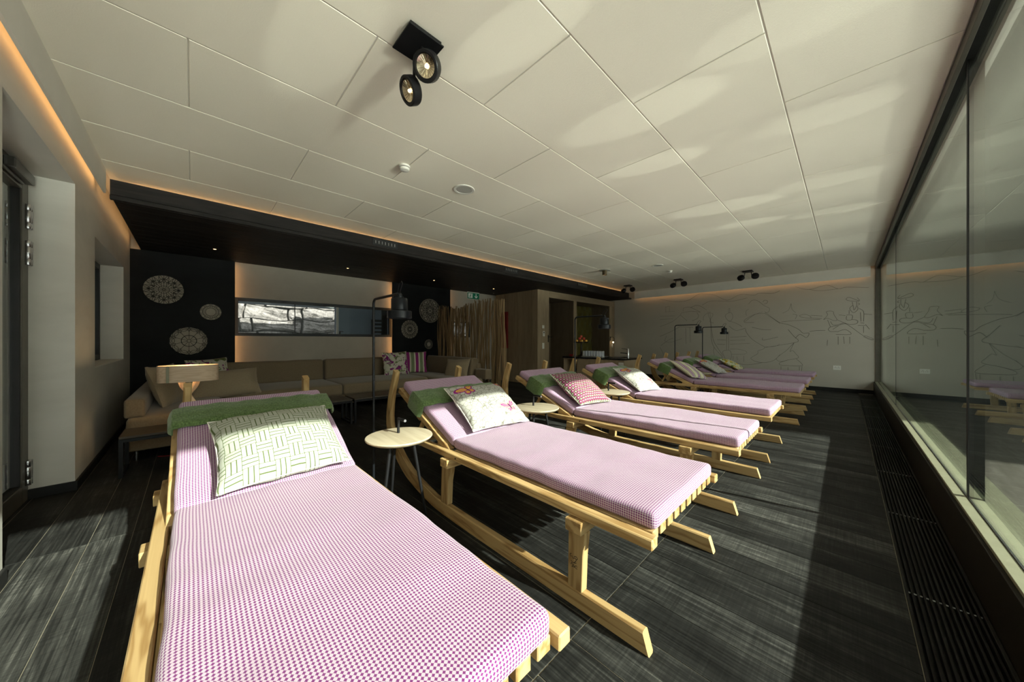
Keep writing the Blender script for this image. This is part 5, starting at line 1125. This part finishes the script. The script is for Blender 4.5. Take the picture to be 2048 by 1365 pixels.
# ------------------------------------------------------------------ wash counter and what stands on it
t = thing('wash_counter', 'oak wash counter with black top and basin in front of the oak wall', 'counter', (-4.25, 7.235, 0))
part('body', 'oak_z', t, (-0.42, 0.82, -0.41, 0.41, 0.04, 0.765), bevel=0.003)
part('side_panel', 'oak_z', t, (-0.83, -0.80, -0.41, 0.41, 0.04, 0.765), bevel=0.002)
part('shelf', 'oak_y', t, (-0.80, -0.42, -0.40, 0.41, 0.04, 0.07), (-0.80, -0.42, -0.40, 0.41, 0.42, 0.445), (-0.80, -0.42, -0.40, 0.41, 0.735, 0.765))
part('rear_panel', 'oak_dark', t, (-0.80, -0.42, 0.39, 0.41, 0.07, 0.735))
part('plinth', 'black_base', t, (-0.80, 0.79, -0.37, 0.38, 0, 0.04))
part('worktop', 'counter_black', t, (-0.85, 0.85, -0.43, 0.43, 0.765, 0.80), bevel=0.003)
part('basin_rim', 'counter_black', t, (0.22, 0.62, -0.20, -0.19, 0.80, 0.812), (0.22, 0.62, 0.19, 0.20, 0.80, 0.812), (0.22, 0.23, -0.19, 0.19, 0.80, 0.812), (0.61, 0.62, -0.19, 0.19, 0.80, 0.812))
part('basin_floor', 'steel_brushed', t, (0.23, 0.61, -0.19, 0.19, 0.800, 0.803))
plate('square white socket on the side of the wash counter', 'socket', -3.50, 6.825, 0.655, 0.115, 0.115, 'wall_socket', -PI / 2, holes, 'white sockets')
t = thing('basin_tap', 'chrome basin tap with two black spouts on the wash counter', 'tap', (-3.56, 7.28, 0.80))
MB().lathe([(0, 0), (0.026, 0), (0.026, 0.21), (0.022, 0.215), (0, 0.215)], 20).build('body', 'steel', t)
MB().tube([(0, 0, 0.195), (-0.06, -0.03, 0.205), (-0.13, -0.06, 0.215)], 0.006, 8).build('lever', 'black_metal', t)
MB().tube([(0, 0, 0.10), (-0.08, -0.03, 0.11), (-0.16, -0.06, 0.115)], 0.011, 8).build('spout', 'black_metal', t)
t = thing('fruit_stand', 'dark iron pedestal stand holding a pyramid of fruit on the wash counter', 'fruit stand', (-4.86, 7.3, 0.80))
MB().lathe([(0, 0), (0.10, 0), (0.10, 0.012), (0.05, 0.03), (0.022, 0.06), (0.03, 0.10), (0.018, 0.13), (0.022, 0.20), (0.014, 0.25), (0.02, 0.33), (0.05, 0.345), (0, 0.346)], 24).build('stem', 'dark_iron', t)
MB().lathe([(0, 0.345), (0.19, 0.348), (0.205, 0.372), (0.20, 0.376), (0.185, 0.356), (0, 0.356)], 36).build('dish', 'dark_iron', t)
fr = [(0.14 * math.cos(a), 0.14 * math.sin(a), 0.393) for a in [k * PI / 3 + 0.2 for k in range(6)]] + [(0.02, 0.0, 0.393)] + [(0.072 * math.cos(a), 0.072 * math.sin(a), 0.455) for a in [k * 2 * PI / 3 + 0.5 for k in range(3)]] + [(0.0, 0.0, 0.512)]
fa = MB().lathe([(0.0, -0.031), (0.012, -0.036), (0.028, -0.028), (0.038, -0.004), (0.036, 0.014), (0.024, 0.030), (0.010, 0.032), (0.0, 0.026)], 18).mesh('apple', 'apple_red')
fo = MB().lathe([(0.0, -0.036), (0.016, -0.033), (0.032, -0.018), (0.037, 0.0), (0.032, 0.018), (0.016, 0.033), (0.0, 0.036)], 18).mesh('orange', 'orange_peel')
stm = MB().tube([(0, 0, 0.026), (0.003, 0.001, 0.045)], 0.0022, 5).mesh('stalk', 'dark_iron')
for k, (x, y, z) in enumerate(fr):
    isa = k >= 7
    o = link('apple' if isa else 'orange', fa if isa else fo); o.location = (-4.86 + x, 7.3 + y, 0.80 + z); o.rotation_euler = (0, 0, k)
    if isa: link('stalk', stm, o)
    tag(o, 'red apple crowning the fruit pyramid' if k == 10 else ('red apple in the upper tier of the fruit pyramid' if isa else 'orange in the bottom tier of the fruit stand'), 'fruit', 'fruit on the pedestal stand')
t = thing('glass_tray', 'flat tray under the upturned drinking glasses on the wash counter', 'tray', (-4.40, 7.2, 0.80))
part('tray_base', 'grey_mesh', t, (-0.30, 0.30, -0.14, 0.14, 0, 0.008), bevel=0.002)
part('tray_rim', 'steel_brushed', t, (-0.30, 0.30, -0.14, -0.134, 0.008, 0.018), (-0.30, 0.30, 0.134, 0.14, 0.008, 0.018), (-0.30, -0.294, -0.134, 0.134, 0.008, 0.018), (0.294, 0.30, -0.134, 0.134, 0.008, 0.018))
gm = MB().lathe([(0.030, 0.0), (0.033, 0.0), (0.028, 0.135), (0.0, 0.136), (0.0, 0.128), (0.025, 0.127)], 18).mesh('drinking_glass', 'tumbler_glass')
for i in range(7):
    for j in range(3):
        o = link('drinking_glass', gm); o.location = (-4.66 + i * 0.076 + (j % 2) * 0.02, 7.12 + j * 0.075, 0.8085); tag(o, 'clear drinking glass standing upside down on the counter tray', 'glass', 'upturned drinking glasses')
t = thing('wooden_bowl', 'small dark red bowl next to the fruit stand', 'bowl', (-5.0, 7.05, 0.80))
MB().lathe([(0, 0), (0.03, 0), (0.055, 0.03), (0.06, 0.05), (0.055, 0.05), (0.048, 0.03), (0, 0.008)], 20).build('body', 'red_paint', t)
# ------------------------------------------------------------------ seen through the slot window
sw = struct(bpy.data.objects.new('wall_stone', None), 'sunlit rough stone retaining wall outside the slot window', 'wall'); COL.objects.link(sw)
part('mortar_core', 'mortar', sw, (-12.2, -11.62, -3.0, 10.0, -0.3, 2.9))
rr = random.Random(23); z = 0.45
while z < 2.75:
    hgt = rr.uniform(0.30, 0.52); y = -0.9 + rr.uniform(-0.3, 0)
    while y < 9.6:
        ln = rr.uniform(0.45, 1.35) if rr.random() < 0.7 else rr.uniform(0.22, 0.4); rows = 2 if (hgt > 0.4 and ln < 0.8 and rr.random() < 0.4) else 1
        for q in range(rows):
            h_ = hgt / rows; bm = bmesh.new(); bmesh.ops.create_cube(bm, size=1.0)
            bmesh.ops.subdivide_edges(bm, edges=bm.edges[:], cuts=4, use_grid_fill=True); sd = rr.random() * 50; yy = y + ln / 2; zz = z + h_ * (q + 0.5)
            for v_ in bm.verts:
                p = v_.co; py, pz = p.y * ln, p.z * h_; e = max(abs(2 * p.y), abs(2 * p.z))
                ey = 0.075 * noise.noise(V((1.7, (yy + py) * 2.1, (zz + pz) * 2.6))); ez = 0.085 * noise.noise(V((9.3, (yy + py) * 1.9, (zz + pz) * 2.2)))
                v_.co = V((p.x * 0.34 * (1.0 if e < 0.9 else 0.80) + 0.085 * noise.noise(V((sd, py * 5, pz * 6))) + 0.04 * noise.noise(V((sd, py * 14, pz * 14))),
                           py * (1 - 0.03 / ln) * (0.985 if e < 0.99 else 0.97) + ey, pz * (1 - 0.025 / h_) + ez))
            me = bpy.data.meshes.new('stone'); bm.to_mesh(me); bm.free(); me.materials.append(MATS['stone'])
            link('stone', me, sw, (-11.58 + rr.uniform(-0.06, 0.06), yy, zz))
        y += ln
    z += hgt
struct(MB().box(-9.2, -9.0, 2.62, 4.7, -0.3, 3.0).build('wall_court', 'shade_tinted_render'), 'pale rendered wall with blue shade painted into its colour outside the slot window', 'wall')
struct(MB().box(-10.2, -7.9, -1.5, 4.7, 2.10, 2.3).build('roof_canopy', 'shade_tinted_render'), 'canopy edge with painted blue shade above the slot window outside', 'canopy')
struct(MB().box(-9.0, -8.93, 2.60, 2.64, 0.9, 2.1).build('trim_3', 'fascia_white'), 'pale edge strip of the outside court wall', 'trim')
t = thing('window_reflection_panel', 'dark slatted stand-in for window frame and reflection at the right end of the slot window', 'reflection_panel', (-8.6, 3.42, 1.2))  # slats imitate the window's upright frame and a reflection in it
part('frame', 'black_base', t, (0, 0.05, -0.10, -0.07, 0, 0.55), (0, 0.05, 0.16, 0.30, 0, 0.9), (0, 0.05, -0.07, 0.16, 0.49, 0.55), (0, 0.05, -0.07, 0.16, 0, 0.03))
ls = MB().box(0.0, 0.05, -0.07, 0.16, 0, 0.055).mesh('slat', 'black_base')
for k in range(4): link('slat', ls, t, (0, 0, 0.10 + k * 0.10))
part('post', 'black_base', t, (0.01, 0.04, -0.09, 0.25, -1.2, 0.0))
